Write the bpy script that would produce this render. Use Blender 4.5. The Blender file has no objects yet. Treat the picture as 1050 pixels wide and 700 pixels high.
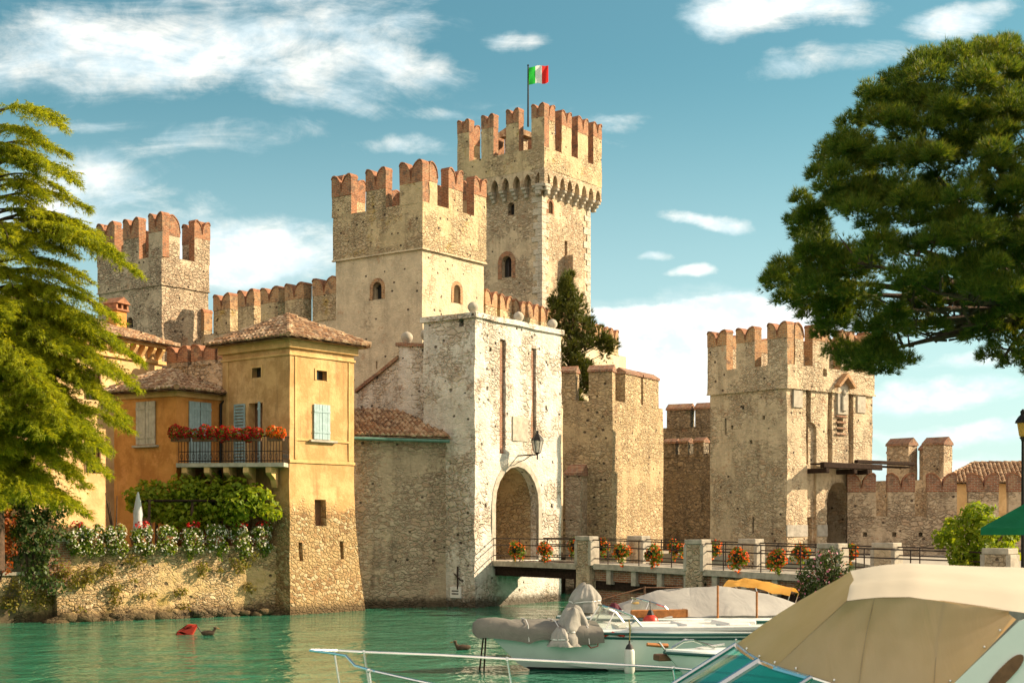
import bpy, bmesh, math, random
import numpy as np
from mathutils import Vector, Matrix, noise
from mathutils.geometry import tessellate_polygon

random.seed(7)
RNG = np.random.default_rng(7)
R = math.radians
SC = bpy.context.scene
COL = SC.collection

# ------------------------------------------------------------------ camera, sky, sun, exposure
F, YH, H = 1450.0, 538.0, 3.55          # focal length and horizon measured on the 1050x700 photograph, eye height above the lake
cam_d = bpy.data.cameras.new('camera'); cam = bpy.data.objects.new('camera', cam_d); COL.objects.link(cam)
cam.location = (0, 0, H); cam.rotation_euler = (R(90), 0, 0)
cam_d.sensor_width = 36; cam_d.lens = 36 * F / 1050; cam_d.shift_y = (YH - 350) / 1050
cam_d.clip_start = 0.1; cam_d.clip_end = 6000
cam_d.dof.use_dof = True; cam_d.dof.focus_distance = 60; cam_d.dof.aperture_fstop = 3.2
SC.camera = cam

SUN_AZ, SUN_EL = 80.0, 27.0             # azimuth from the view axis towards the right
S = Vector((math.sin(R(SUN_AZ)) * math.cos(R(SUN_EL)), math.cos(R(SUN_AZ)) * math.cos(R(SUN_EL)), math.sin(R(SUN_EL))))
sun_d = bpy.data.lights.new('sun', 'SUN'); sun_d.energy = 5.0; sun_d.angle = R(0.6); sun_d.color = (1.0, 0.775, 0.53)
sun = bpy.data.objects.new('sun', sun_d); COL.objects.link(sun)
sun.rotation_euler = (-S).to_track_quat('-Z', 'Y').to_euler()

SC.view_settings.view_transform = 'Standard'; SC.view_settings.look = 'None'
SC.view_settings.exposure = 1.08; SC.view_settings.gamma = 1.0
SC.cycles.use_denoising = True
SC.cycles.max_bounces = 6; SC.cycles.transparent_max_bounces = 12
SC.cycles.caustics_reflective = False; SC.cycles.caustics_refractive = False

world = bpy.data.worlds.new('World'); SC.world = world; world.use_nodes = True

class NT:
    """tiny wrapper to write node trees as expressions"""
    def __init__(s, tree): s.t = tree; s.n = tree.nodes; s.l = tree.links
    def node(s, typ, **kw):
        n = s.n.new(typ)
        for k, v in kw.items(): setattr(n, k, v)
        return n
    def put(s, sock, v):
        if isinstance(v, bpy.types.NodeSocket): s.l.new(v, sock)
        elif v is not None:
            if sock.type == 'RGBA' and len(v) == 3: v = (*v, 1)
            sock.default_value = v
    def m(s, op, a, b=None, c=None, clamp=False):
        n = s.node('ShaderNodeMath', operation=op, use_clamp=clamp)
        s.put(n.inputs[0], a); s.put(n.inputs[1], b); s.put(n.inputs[2], c)
        return n.outputs[0]
    def ss(s, x, a, b):
        n = s.node('ShaderNodeMapRange', interpolation_type='SMOOTHSTEP'); s.put(n.inputs[0], x)
        n.inputs[1].default_value = a; n.inputs[2].default_value = b
        return n.outputs[0]
    def mix(s, f, a, b, blend='MIX'):
        n = s.node('ShaderNodeMix', data_type='RGBA', blend_type=blend)
        s.put(n.inputs[0], f); s.put(n.inputs[6], a); s.put(n.inputs[7], b)
        return n.outputs[2]
    def noise(s, vec, scale, detail=4, rough=.55, dist=0.0):
        n = s.node('ShaderNodeTexNoise'); s.put(n.inputs['Vector'], vec)
        n.inputs['Scale'].default_value = scale; n.inputs['Detail'].default_value = detail
        n.inputs['Roughness'].default_value = rough; n.inputs['Distortion'].default_value = dist
        return n.outputs['Fac']
    def map(s, vec, scale=(1, 1, 1), loc=(0, 0, 0), rot=(0, 0, 0)):
        n = s.node('ShaderNodeMapping'); s.put(n.inputs[0], vec)
        n.inputs['Scale'].default_value = scale; n.inputs['Location'].default_value = loc; n.inputs['Rotation'].default_value = rot
        return n.outputs[0]
    def ramp(s, f, stops, interp='LINEAR'):
        n = s.node('ShaderNodeValToRGB'); s.put(n.inputs[0], f); cr = n.color_ramp; cr.interpolation = interp
        while len(cr.elements) < len(stops): cr.elements.new(.5)
        for e, (p, c) in zip(cr.elements, stops): e.position = p; e.color = (*c, 1)
        return n.outputs[0]
    def xyz(s, vec):
        n = s.node('ShaderNodeSeparateXYZ'); s.put(n.inputs[0], vec); return n.outputs
    def comb(s, x, y, z):
        n = s.node('ShaderNodeCombineXYZ')
        for i, v in enumerate((x, y, z)): s.put(n.inputs[i], v)
        return n.outputs[0]
    def bump(s, h, strength=.5, dist=.05, normal=None):
        n = s.node('ShaderNodeBump'); n.inputs['Strength'].default_value = strength; n.inputs['Distance'].default_value = dist
        s.put(n.inputs['Height'], h); s.put(n.inputs['Normal'], normal) if normal is not None else None
        return n.outputs[0]

def build_sky():
    t = NT(world.node_tree); t.n.clear()
    sky = t.node('ShaderNodeTexSky', sky_type='NISHITA', sun_disc=False)
    sky.sun_elevation = R(SUN_EL); sky.sun_rotation = R(SUN_AZ)
    sky.air_density = 1.0; sky.dust_density = 1.2; sky.ozone_density = 1.4
    d = t.node('ShaderNodeTexCoord').outputs['Generated']
    x, y, z = t.xyz(d)
    ys = t.m('MAXIMUM', y, .05)
    u = t.m('DIVIDE', x, ys); v = t.m('DIVIDE', z, ys)
    w = t.comb(u, v, 0)
    warp = t.node('ShaderNodeTexNoise'); t.put(warp.inputs['Vector'], w); warp.inputs['Scale'].default_value = 9; warp.inputs['Detail'].default_value = 6
    wx, wy, _ = t.xyz(warp.outputs['Color'])
    u2 = t.m('ADD', u, t.m('MULTIPLY', t.m('SUBTRACT', wx, .5), .10))
    v2 = t.m('ADD', v, t.m('MULTIPLY', t.m('SUBTRACT', wy, .5), .05))
    # cloud banks: centre and half-size, in tangents of azimuth and elevation; strength; tilt
    banks = [(170, 42, 340, 70, .80, .12), (330, 70, 190, 46, .66, -.12), (60, 85, 170, 30, .5, .05), (560, 120, 160, 30, .35, -.1), (230, 140, 200, 26, .4, .1), (480, 200, 120, 30, .3, 0), (860, 60, 120, 20, .4, .1), (400, 55, 110, 40, .7, -.3), (350, 95, 150, 22, .55, -.2), (790, 8, 130, 34, .9, .05), (975, 14, 90, 26, .85, .15),
             (70, 190, 150, 55, .7, .1), (250, 265, 130, 62, .95, .05), (130, 230, 160, 50, .6, .0), (650, 338, 150, 46, 1.15, .1), (770, 345, 170, 62, 1.3, .0), (700, 395, 190, 66, 1.2, .0),
             (720, 222, 62, 14, .9, -.12), (690, 279, 36, 10, .8, .05), (655, 262, 22, 7, .55, 0),
             (960, 405, 150, 20, .72, .05), (1000, 440, 190, 16, .66, 0), (940, 476, 240, 22, .66, 0), (1010, 372, 90, 12, .5, .1),
             (420, 150, 60, 18, .5, -.2), (525, 35, 55, 14, .5, -.1), (60, 120, 120, 12, .35, 0), (440, 118, 70, 14, .5, -.25), (330, 250, 60, 40, .7, 0)]
    tot = None
    for (px, py, a, b, s, tilt) in banks:
        uu = t.m('SUBTRACT', u2, (px - 525) / F); vv = t.m('SUBTRACT', v2, (YH - py) / F)
        vv = t.m('SUBTRACT', vv, t.m('MULTIPLY', uu, tilt))
        uu = t.m('DIVIDE', uu, a / F); vv = t.m('DIVIDE', vv, b / F)
        r = t.m('ADD', t.m('MULTIPLY', uu, uu), t.m('MULTIPLY', vv, vv))
        k = t.m('MULTIPLY', t.m('SUBTRACT', 1.0, r, clamp=True), s)
        tot = k if tot is None else t.m('MAXIMUM', tot, k)
    n1 = t.noise(t.map(w, (7, 24, 1), rot=(0, 0, .15)), 1.0, 10, .66, .8)
    n2 = t.noise(t.map(w, (24, 46, 1)), 1.0, 9, .68, .5)
    n = t.m('ADD', t.m('MULTIPLY', n1, .62), t.m('MULTIPLY', n2, .38))
    dens = t.ss(t.m('ADD', t.m('MULTIPLY', tot, .55), t.m('MULTIPLY', n, 1.0)), .62, 1.02)
    front = t.ss(y, .1, .4)
    # the low cumulus has crisp, puffy tops
    pf = t.node('ShaderNodeTexVoronoi', feature='SMOOTH_F1'); t.put(pf.inputs['Vector'], t.comb(u2, t.m('MULTIPLY', v2, 1.25), 0)); pf.inputs['Scale'].default_value = 34
    cum = t.m('SUBTRACT', t.m('ADD', t.m('MULTIPLY', tot, 1.0), t.m('MULTIPLY', n2, .55)), t.m('MULTIPLY', pf.outputs['Distance'], .45))
    low = t.ss(v2, .19, .14); mid = t.ss(u2, .24, .17)
    dens = t.mix(t.m('MULTIPLY', low, mid), dens, t.ss(cum, .62, .86))
    dens = t.m('MULTIPLY', dens, front)
    shade = t.noise(t.map(w, (26, 40, 1), loc=(0.2, .35, 0)), 1.0, 6, .6)
    ccol = t.mix(t.ss(shade, .35, .65), (6.2, 7.2, 7.5), (9.6, 9.2, 8.4))
    tint = t.mix(1.0, sky.outputs[0], (0.60, 1.0, 0.83), 'MULTIPLY')
    # the air whitens towards the horizon
    hz = t.ss(v, .34, .0)
    tint = t.mix(t.m('MULTIPLY', hz, .62), tint, (6.4, 7.6, 7.9))
    c = t.mix(t.m('MULTIPLY', dens, .95), tint, ccol)
    # unseen broken cloud added behind the photographer as bright fill for shaded faces
    nb = t.noise(t.map(d, (1.6, 1.6, 3.0)), 1.3, 7, .6, .4)
    back = t.m('MULTIPLY', t.m('MULTIPLY', t.ss(nb, .34, .56), t.ss(y, .12, -.25)), t.ss(z, -.02, .06))
    c = t.mix(t.m('MULTIPLY', back, .95), c, (11.6, 9.6, 7.9))
    bg = t.node('ShaderNodeBackground'); t.put(bg.inputs[0], c); bg.inputs[1].default_value = 0.070
    out = t.node('ShaderNodeOutputWorld'); t.l.new(bg.outputs[0], out.inputs[0])
build_sky()
# ------------------------------------------------------------------ materials
def new_mat(name):
    m = bpy.data.materials.new(name); m.use_nodes = True
    t = NT(m.node_tree); t.n.clear()
    out = t.node('ShaderNodeOutputMaterial'); b = t.node('ShaderNodeBsdfPrincipled'); t.l.new(b.outputs[0], out.inputs[0])
    b.inputs['Roughness'].default_value = .85; b.inputs['Specular IOR Level'].default_value = .25
    return m, t, b
def obj_co(t): return t.node('ShaderNodeTexCoord').outputs['Object']

def stone(name, tints, mortar, plaster, amt=.5, scale=2.4, bump=.8, pits=.5, streak=(.10, .075, .05), streak_amt=.4, damp=True, lichen=None, patch=.45):
    """rubble masonry with the remains of a lime render over it"""
    m, t, b = new_mat(name); co = obj_co(t)
    wn = t.node('ShaderNodeTexNoise'); t.put(wn.inputs['Vector'], co); wn.inputs['Scale'].default_value = 2.2; wn.inputs['Detail'].default_value = 3
    wv = t.node('ShaderNodeVectorMath', operation='MULTIPLY_ADD'); t.put(wv.inputs[0], wn.outputs['Color']); wv.inputs[1].default_value = (.42, .42, .3); t.put(wv.inputs[2], co); scale = scale * 1.55; mortar = tuple(.55 * a + .45 * sum(c[i] for c in tints) / len(tints) for i, a in enumerate(mortar))
    q = t.map(wv.outputs[0], (1, 1, 2.0)); big_st = t.m('GREATER_THAN', t.noise(co, .8, 5, .7), .5)   # stretches of larger and of smaller stones
    sv = t.m('MULTIPLY_ADD', big_st, -.42 * scale, scale * 1.1)
    vo = t.node('ShaderNodeTexVoronoi'); t.put(vo.inputs['Vector'], q); t.put(vo.inputs['Scale'], sv)
    ve = t.node('ShaderNodeTexVoronoi', feature='DISTANCE_TO_EDGE'); t.put(ve.inputs['Vector'], q); t.put(ve.inputs['Scale'], sv)
    cr, cg, cb = t.xyz(vo.outputs['Color'])
    k = len(tints)
    col = t.ramp(cr, [(i / k, c) for i, c in enumerate(tints)], 'CONSTANT')
    col = t.mix(t.m('MULTIPLY', t.noise(co, 9, 5), .7), col, t.mix(cg, (.10, .075, .05), (.62, .52, .38)))
    col = t.mix(.34, col, plaster)
    edge = t.m('MULTIPLY', t.ss(ve.outputs['Distance'], .09, .01), t.m('MULTIPLY', t.ss(t.noise(co, 1.7, 4), .35, .65), .5))
    col = t.mix(edge, col, mortar)
    big = t.noise(co, .42, 5, .6); fine = t.noise(co, 5.5, 6, .65); vfine = t.noise(co, 30, 3)
    pl = t.ss(t.m('ADD', t.m('MULTIPLY', big, .75), t.m('MULTIPLY', fine, .25)), 1 - amt - .045, 1 - amt + .045)
    pcol = t.mix(t.ss(t.noise(co, 1.1, 6, .65), .3, .7), plaster, tuple(c * .68 for c in plaster))
    pcol = t.mix(t.m('MULTIPLY', t.ss(fine, .5, .75), .5), pcol, tuple(min(1, c * 1.25) for c in plaster))
    col = t.mix(t.m('MULTIPLY', pl, .93), col, pcol)
    # brick repairs and dark weather streaks
    rep = t.ss(t.noise(co, .9, 6, .7), .60, .66)
    col = t.mix(t.m('MULTIPLY', rep, patch), col, (.36, .17, .085))
    st = t.ss(t.noise(t.map(co, (1.3, 1.3, .16)), 1.4, 6, .65), .50, .74)
    col = t.mix(t.m('MULTIPLY', st, streak_amt), col, streak)
    if lichen:
        li = t.ss(t.noise(co, .8, 7, .7), .56, .68)
        col = t.mix(t.m('MULTIPLY', li, .75), col, lichen)
    pv = t.node('ShaderNodeTexVoronoi'); t.put(pv.inputs['Vector'], t.map(co, (1, 1, 1.2))); pv.inputs['Scale'].default_value = 1.9
    pr = t.xyz(pv.outputs['Color'])[0]
    pit = t.m('MULTIPLY', t.ss(t.m('ADD', pv.outputs['Distance'], t.m('MULTIPLY', fine, .07)), .205, .13), t.m('GREATER_THAN', pr, 1 - min(.9, pits + .12)))
    col = t.mix(t.m('MULTIPLY', pit, .85), col, (.05, .035, .025))
    wz = t.xyz(t.node('ShaderNodeNewGeometry').outputs['Position'])[2]
    if damp:    # tide mark of algae along the waterline
        dn = t.m('ADD', wz, t.m('MULTIPLY', t.m('SUBTRACT', fine, .5), .5))
        col = t.mix(t.m('MULTIPLY', t.ss(dn, .62, .18), .88), col, (.045, .032, .016))
    t.put(b.inputs['Base Color'], col)
    h = t.m('MULTIPLY', t.m('MULTIPLY', t.ss(ve.outputs['Distance'], .0, .16), .6), t.m('SUBTRACT', 1.0, t.m('MULTIPLY', pl, .85)))
    h = t.m('ADD', h, t.m('MULTIPLY', fine, .55)); h = t.m('ADD', h, t.m('MULTIPLY', vfine, .18))
    h = t.m('ADD', h, t.m('MULTIPLY', pl, .45)); h = t.m('SUBTRACT', h, t.m('MULTIPLY', pit, 1.2))
    h = t.m('ADD', h, t.m('MULTIPLY', t.m('MULTIPLY', cb, .5), t.m('SUBTRACT', 1.0, pl)))
    t.put(b.inputs['Normal'], t.bump(h, bump, .14))
    return m

def brick(name, c1=(.47, .155, .055), c2=(.30, .085, .035), mortar=(.40, .27, .17), s=1.0, grime=.5):
    m, t, b = new_mat(name); co = obj_co(t)
    x, y, z = t.xyz(co)
    v = t.comb(t.m('ADD', x, y), z, 0)
    br = t.node('ShaderNodeTexBrick'); t.put(br.inputs['Vector'], v)
    br.inputs['Color1'].default_value = (*c1, 1); br.inputs['Color2'].default_value = (*c2, 1); br.inputs['Mortar'].default_value = (*mortar, 1)
    br.inputs['Scale'].default_value = 1; br.inputs['Brick Width'].default_value = .27 * s; br.inputs['Row Height'].default_value = .085 * s
    br.inputs['Mortar Size'].default_value = .014 * s; br.inputs['Bias'].default_value = .1
    n = t.noise(co, 2.2, 7, .68); f = t.noise(co, 12, 4)
    col = t.mix(t.m('MULTIPLY', t.ss(n, .48, .68), grime), br.outputs['Color'], (.42, .31, .18))
    col = t.mix(t.m('MULTIPLY', t.ss(f, .5, .8), .5), col, (.12, .06, .035))
    col = t.mix(t.m('MULTIPLY', t.ss(t.noise(co, 2.6, 7, .72), .50, .62), .75), col, (.12, .085, .06))
    t.put(b.inputs['Base Color'], col)
    t.put(b.inputs['Normal'], t.bump(t.m('ADD', t.m('MULTIPLY', br.outputs['Fac'], -.6), t.m('MULTIPLY', f, .9)), .8, .04))
    return m

def plaster(name, c, dark, stain=(.16, .10, .05), rough=.9, stain_amt=.45, stone_below=None):
    m, t, b = new_mat(name); co = obj_co(t)
    n = t.noise(co, .9, 8, .66); f = t.noise(co, 7, 6, .65)
    col = t.mix(t.ss(n, .40, .58), c, dark); col = t.mix(t.m('MULTIPLY', t.ss(t.noise(co, .55, 7, .7), .55, .62), .5), col, tuple(min(1, x * 1.2 + .03) for x in c))
    st = t.ss(t.noise(t.map(co, (1.4, 1.4, .22)), 1.6, 7, .65), .5, .75)
    col = t.mix(t.m('MULTIPLY', st, stain_amt), col, stain)
    col = t.mix(t.m('MULTIPLY', t.ss(f, .55, .8), .35), col, tuple(min(1, x * 1.5) for x in c))
    h = t.m('ADD', t.m('MULTIPLY', f, .8), t.m('MULTIPLY', t.noise(co, 40, 3), .25))
    if stone_below is not None:   # the render has fallen off the foot of the wall
        q = t.map(co, (1, 1, 1.5))
        wn = t.node('ShaderNodeTexNoise'); t.put(wn.inputs['Vector'], co); wn.inputs['Scale'].default_value = 2.6
        wv = t.node('ShaderNodeVectorMath', operation='MULTIPLY_ADD'); t.put(wv.inputs[0], wn.outputs['Color']); wv.inputs[1].default_value = (.3, .3, .3); t.put(wv.inputs[2], q)
        vo = t.node('ShaderNodeTexVoronoi'); t.put(vo.inputs['Vector'], wv.outputs[0]); vo.inputs['Scale'].default_value = 5.0
        ve = t.node('ShaderNodeTexVoronoi', feature='DISTANCE_TO_EDGE'); t.put(ve.inputs['Vector'], wv.outputs[0]); ve.inputs['Scale'].default_value = 5.0
        cr = t.xyz(vo.outputs['Color'])[0]
        sc = t.ramp(cr, [(0, (.34, .2, .1)), (.25, (.5, .38, .22)), (.5, (.24, .14, .07)), (.75, (.56, .46, .3))], 'CONSTANT')
        sc = t.mix(t.m('MULTIPLY', t.ss(t.noise(co, 1.2, 6, .65), .45, .56), .85), sc, t.mix(f, (.40, .27, .13), (.56, .40, .22))); sc = t.mix(t.m('MULTIPLY', t.ss(f, .35, .75), .6), sc, (.42, .29, .13)); sc = t.mix(t.m('MULTIPLY', t.ss(ve.outputs['Distance'], .09, .01), .7), sc, (.34, .23, .11))
        z = t.xyz(co)[2]
        k = t.ss(t.m('ADD', t.m('ADD', z, t.m('MULTIPLY', t.m('SUBTRACT', n, .5), 3.0)), t.m('MULTIPLY', f, .8)), stone_below + .9, stone_below + .1)
        dn = t.ss(t.m('ADD', z, t.m('MULTIPLY', f, .4)), .8, .3)
        sc = t.mix(1.0, sc, (.82, .80, .74), 'MULTIPLY'); sc = t.mix(t.m('MULTIPLY', dn, .85), sc, (.06, .04, .02))
        col = t.mix(k, col, sc)
        h = t.m('ADD', h, t.m('MULTIPLY', k, t.m('MULTIPLY', t.ss(ve.outputs['Distance'], 0, .2), 1.6)))
    t.put(b.inputs['Base Color'], col); b.inputs['Roughness'].default_value = rough
    t.put(b.inputs['Normal'], t.bump(h, .7, .05))
    return m

def plain(name, c, rough=.6, var=.25, scale=6, metal=0, bump=.15, dark=None, spec=.35, bdist=.01):
    m, t, b = new_mat(name); co = obj_co(t)
    n = t.noise(co, scale, 5, .6)
    col = t.mix(t.ss(n, .3, .7), tuple(x * (1 - var) for x in c) if dark is None else dark, c)
    t.put(b.inputs['Base Color'], col); b.inputs['Roughness'].default_value = rough; b.inputs['Metallic'].default_value = metal
    b.inputs['Specular IOR Level'].default_value = spec
    if bump: t.put(b.inputs['Normal'], t.bump(t.noise(co, scale * 3, 4), bump, bdist))
    return m

def tile_mat(name):
    m, t, b = new_mat(name); co = obj_co(t)
    vo = t.node('ShaderNodeTexVoronoi'); t.put(vo.inputs['Vector'], co); vo.inputs['Scale'].default_value = 4.2
    r = t.xyz(vo.outputs['Color'])[0]
    col = t.ramp(r, [(0, (.34, .19, .10)), (.2, (.46, .31, .18)), (.4, (.26, .15, .085)), (.6, (.54, .39, .25)), (.8, (.38, .23, .13))], 'CONSTANT')
    col = t.mix(t.m('MULTIPLY', t.ss(t.noise(co, 2.5, 6, .7), .45, .7), .7), col, (.13, .1, .065))
    col = t.mix(t.m('MULTIPLY', t.ss(t.noise(co, 6, 4, .7), .58, .72), .6), col, (.4, .33, .22))
    t.put(b.inputs['Base Color'], col); t.put(b.inputs['Normal'], t.bump(t.noise(co, 14, 4), .5, .02)); return m

def leaf_mat(name, cols, trans=.45, rough=.5):
    m = bpy.data.materials.new(name); m.use_nodes = True; t = NT(m.node_tree); t.n.clear()
    out = t.node('ShaderNodeOutputMaterial')
    co = obj_co(t); g = t.node('ShaderNodeNewGeometry')
    n = t.noise(co, 1.3, 4); rnd = g.outputs['Random Per Island']
    f = t.m('ADD', t.m('MULTIPLY', n, .6), t.m('MULTIPLY', rnd, .45))
    k = len(cols)
    col = t.ramp(f, [(.15 + .7 * i / max(1, k - 1), c) for i, c in enumerate(cols)])
    b = t.node('ShaderNodeBsdfPrincipled'); t.put(b.inputs['Base Color'], col); b.inputs['Roughness'].default_value = rough; b.inputs['Specular IOR Level'].default_value = .25
    tr = t.node('ShaderNodeBsdfTranslucent'); t.put(tr.inputs[0], t.mix(1.0, col, (1.5, 1.35, .6), 'MULTIPLY'))
    mx = t.node('ShaderNodeMixShader'); mx.inputs[0].default_value = trans
    t.l.new(b.outputs[0], mx.inputs[1]); t.l.new(tr.outputs[0], mx.inputs[2]); t.l.new(mx.outputs[0], out.inputs[0])
    return m

def cloth_mat(name, c, dark, trans=.3, tcol=None, scale=3, wr=.5, stretch=(1, 1, 1), bd=.04):
    m = bpy.data.materials.new(name); m.use_nodes = True; t = NT(m.node_tree); t.n.clear()
    out = t.node('ShaderNodeOutputMaterial'); co = t.map(obj_co(t), stretch)
    col = t.mix(t.ss(t.noise(co, scale * .4, 5, .6), .3, .7), c, dark)
    b = t.node('ShaderNodeBsdfPrincipled'); t.put(b.inputs['Base Color'], col); b.inputs['Roughness'].default_value = .8; b.inputs['Specular IOR Level'].default_value = .2
    nb = t.bump(t.m('ADD', t.noise(co, scale, 4, .5, 1.2), t.m('MULTIPLY', t.noise(obj_co(t), 60, 2), .04)), wr, bd); t.put(b.inputs['Normal'], nb)
    tr = t.node('ShaderNodeBsdfTranslucent'); t.put(tr.inputs[0], tcol or c)
    mx = t.node('ShaderNodeMixShader'); mx.inputs[0].default_value = trans
    t.l.new(b.outputs[0], mx.inputs[1]); t.l.new(tr.outputs[0], mx.inputs[2]); t.l.new(mx.outputs[0], out.inputs[0])
    return m

def glass_mat(name, c, alpha=.5):
    m = bpy.data.materials.new(name); m.use_nodes = True; t = NT(m.node_tree); t.n.clear()
    out = t.node('ShaderNodeOutputMaterial'); tp = t.node('ShaderNodeBsdfTransparent'); tp.inputs[0].default_value = (*c, 1)
    b = t.node('ShaderNodeBsdfPrincipled'); b.inputs['Base Color'].default_value = (*[x * .5 for x in c], 1); b.inputs['Roughness'].default_value = .05; b.inputs['Specular IOR Level'].default_value = .6
    mx = t.node('ShaderNodeMixShader'); mx.inputs[0].default_value = alpha
    t.l.new(tp.outputs[0], mx.inputs[1]); t.l.new(b.outputs[0], mx.inputs[2]); t.l.new(mx.outputs[0], out.inputs[0]); return m

def water_mat():
    m, t, b = new_mat('lake_water'); co = t.node('ShaderNodeNewGeometry').outputs['Position']
    n1 = t.noise(t.map(co, (.55, .42, 1), rot=(0, 0, .12)), 1.0, 3, .55, .6); n2 = t.noise(t.map(co, (1.3, 1.25, 1), rot=(0, 0, -.1)), 1.0, 3, .55, .5); n3 = t.noise(t.map(co, (3.2, 4.0, 1)), 1.0, 3, .5)
    h = t.m('ADD', t.m('ADD', t.m('MULTIPLY', n1, .62), t.m('MULTIPLY', n2, .40)), t.m('MULTIPLY', n3, .10))
    col = t.mix(t.ss(t.noise(t.map(co, (.6, 1.6, 1)), .5, 5, .6), .3, .7), (.015, .135, .076), (.036, .20, .118))
    t.put(b.inputs['Base Color'], col); b.inputs['Roughness'].default_value = .06; b.inputs['Specular IOR Level'].default_value = .5; b.inputs['IOR'].default_value = 1.33
    t.put(b.inputs['Normal'], t.bump(h, .85, .24))
    return m

M = {}
M['white_stone'] = stone('gate_lime_render', [(.40, .27, .16), (.50, .40, .28), (.33, .23, .15), (.56, .47, .36), (.44, .29, .17)], (.60, .53, .43), (.73, .685, .605), .52, 2.1, .9, .6, streak=(.24, .18, .12), streak_amt=.35, patch=.4)
M['gold_stone'] = stone('tower_gold_render', [(.44, .31, .18), (.52, .40, .26), (.36, .25, .15), (.56, .45, .31)], (.56, .45, .30), (.68, .55, .37), .60, 2.6, .7, .55, streak=(.2, .14, .085), streak_amt=.35, patch=.4, damp=False)
M['gold_parapet'] = stone('parapet_render', [(.42, .27, .14), (.5, .36, .2), (.33, .21, .11), (.54, .41, .26)], (.50, .38, .22), (.62, .48, .28), .50, 2.7, .9, .7, streak=(.14, .095, .05), streak_amt=.55, patch=.55, damp=False, lichen=(.42, .28, .07))
M['keep_stone'] = stone('keep_rubble', [(.42, .29, .17), (.53, .40, .26), (.32, .21, .13), (.56, .45, .32), (.44, .25, .13)], (.44, .33, .21), (.64, .50, .33), .48, 2.7, .9, .65, patch=.5, damp=False, streak=(.16, .11, .065))
M['dark_stone'] = stone('old_dark_rubble', [(.36, .26, .17), (.45, .34, .22), (.25, .17, .11), (.5, .39, .26), (.34, .19, .1)], (.36, .28, .19), (.60, .47, .32), .50, 2.7, 1.0, .6, patch=.5, damp=False, streak=(.13, .09, .055), streak_amt=.5)
M['ochre_stone'] = stone('ochre_rubble', [(.45, .29, .13), (.52, .37, .18), (.35, .22, .11), (.55, .42, .24)], (.46, .34, .19), (.56, .42, .24), .46, 2.7, .9, .55, patch=.4, damp=False, streak=(.13, .095, .06), streak_amt=.5)
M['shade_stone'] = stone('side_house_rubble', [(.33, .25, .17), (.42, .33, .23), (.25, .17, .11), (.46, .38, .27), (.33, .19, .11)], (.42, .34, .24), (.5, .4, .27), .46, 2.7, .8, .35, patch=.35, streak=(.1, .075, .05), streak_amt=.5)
M['quay_stone'] = stone('quay_rubble', [(.48, .30, .13), (.60, .45, .24), (.36, .21, .1), (.66, .53, .33), (.42, .24, .1)], (.46, .32, .15), (.66, .47, .22), .46, 3.3, 1.0, .4, patch=.3, streak=(.16, .11, .045), streak_amt=.35, lichen=(.30, .22, .05))
M['gate_stone'] = stone('village_gate_stone', [(.43, .32, .2), (.52, .4, .26), (.33, .24, .15), (.56, .46, .32), (.44, .25, .13)], (.50, .39, .26), (.64, .51, .34), .50, 2.9, .85, .6, patch=.45, damp=False, streak_amt=.45)
M['quoin_stone'] = stone('pale_quoins', [(.52, .45, .35), (.6, .53, .43), (.46, .38, .28)], (.46, .38, .28), (.64, .57, .46), .3, 2.0, .5, .1, damp=False, patch=.1)
M['pale_stone'] = plain('pale_cut_stone', (.47, .42, .335), .85, .35, 4, bump=.5, bdist=.03)
M['shaded_moss_stone'] = stone('mossy_shade_rubble', [(.20, .15, .10), (.26, .2, .13), (.13, .10, .07), (.28, .22, .15)], (.2, .16, .11), (.24, .19, .12), .42, 2.7, 1.0, .6, patch=.4, damp=False, streak=(.03, .028, .02), streak_amt=.8, lichen=(.07, .075, .04))  # mossy rubble, tints darkened to put the corner's shade into the colour
M['brick'] = brick('merlon_brick', (.42, .165, .07), (.25, .09, .042), grime=.6); M['brick_dark'] = brick('old_brick', (.33, .12, .055), (.20, .075, .04), (.34, .27, .2), grime=.6)
M['brick_gold'] = brick('weathered_merlon_brick', (.48, .24, .10), (.34, .15, .06), (.48, .36, .22), grime=.8)
M['coping'] = plain('merlon_coping_tile', (.36, .16, .08), .85, .5, 5, bump=.5, bdist=.03)
M['tile'] = tile_mat('roof_tiles')
M['orange'] = plaster('orange_house_render', (.60, .27, .07), (.46, .19, .045), (.26, .11, .035))
M['yellow_house'] = plaster('tower_house_render', (.61, .375, .165), (.46, .265, .105), (.22, .135, .06), stone_below=4.1, stain_amt=.75)
M['cornice'] = plaster('cornice_render', (.66, .42, .18), (.54, .33, .13), (.26, .16, .07))
M['pale_yellow'] = plaster('pale_yellow_render', (.66, .45, .22), (.54, .35, .16), (.34, .21, .09), stain_amt=.4)
M['shutter'] = plain('blue_grey_shutter_paint', (.34, .47, .49), .7, .25, 5, bump=.2)
M['shutter_old'] = plain('weathered_shutter_paint', (.50, .44, .34), .75, .3, 5, bump=.2)
M['dark'] = plain('dark_interior', (.035, .025, .02), .6, .3)
M['pane'] = plain('dark_window_pane', (.03, .03, .03), .15, .3, spec=.5, bump=.05)
M['wood'] = plain('dark_old_timber', (.04, .025, .018), .92, .5, 9, bump=.5, spec=.08)
M['brown_wood'] = plain('brown_wood', (.2, .1, .05), .7, .4, 9)
M['orange_wood'] = plain('varnished_wood', (.5, .2, .06), .35, .35, 9)
M['iron'] = plain('black_iron', (.025, .022, .02), .55, .3, 12, metal=.4)
M['rail_iron'] = plain('brown_painted_iron', (.05, .03, .022), .5, .3, 12, metal=.3)
M['steel'] = plain('stainless_tube', (.72, .72, .70), .22, .08, 8, metal=1.0, bump=0)
M['white_paint'] = plain('white_paint', (.78, .76, .72), .4, .12, 5, bump=.05)
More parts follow.
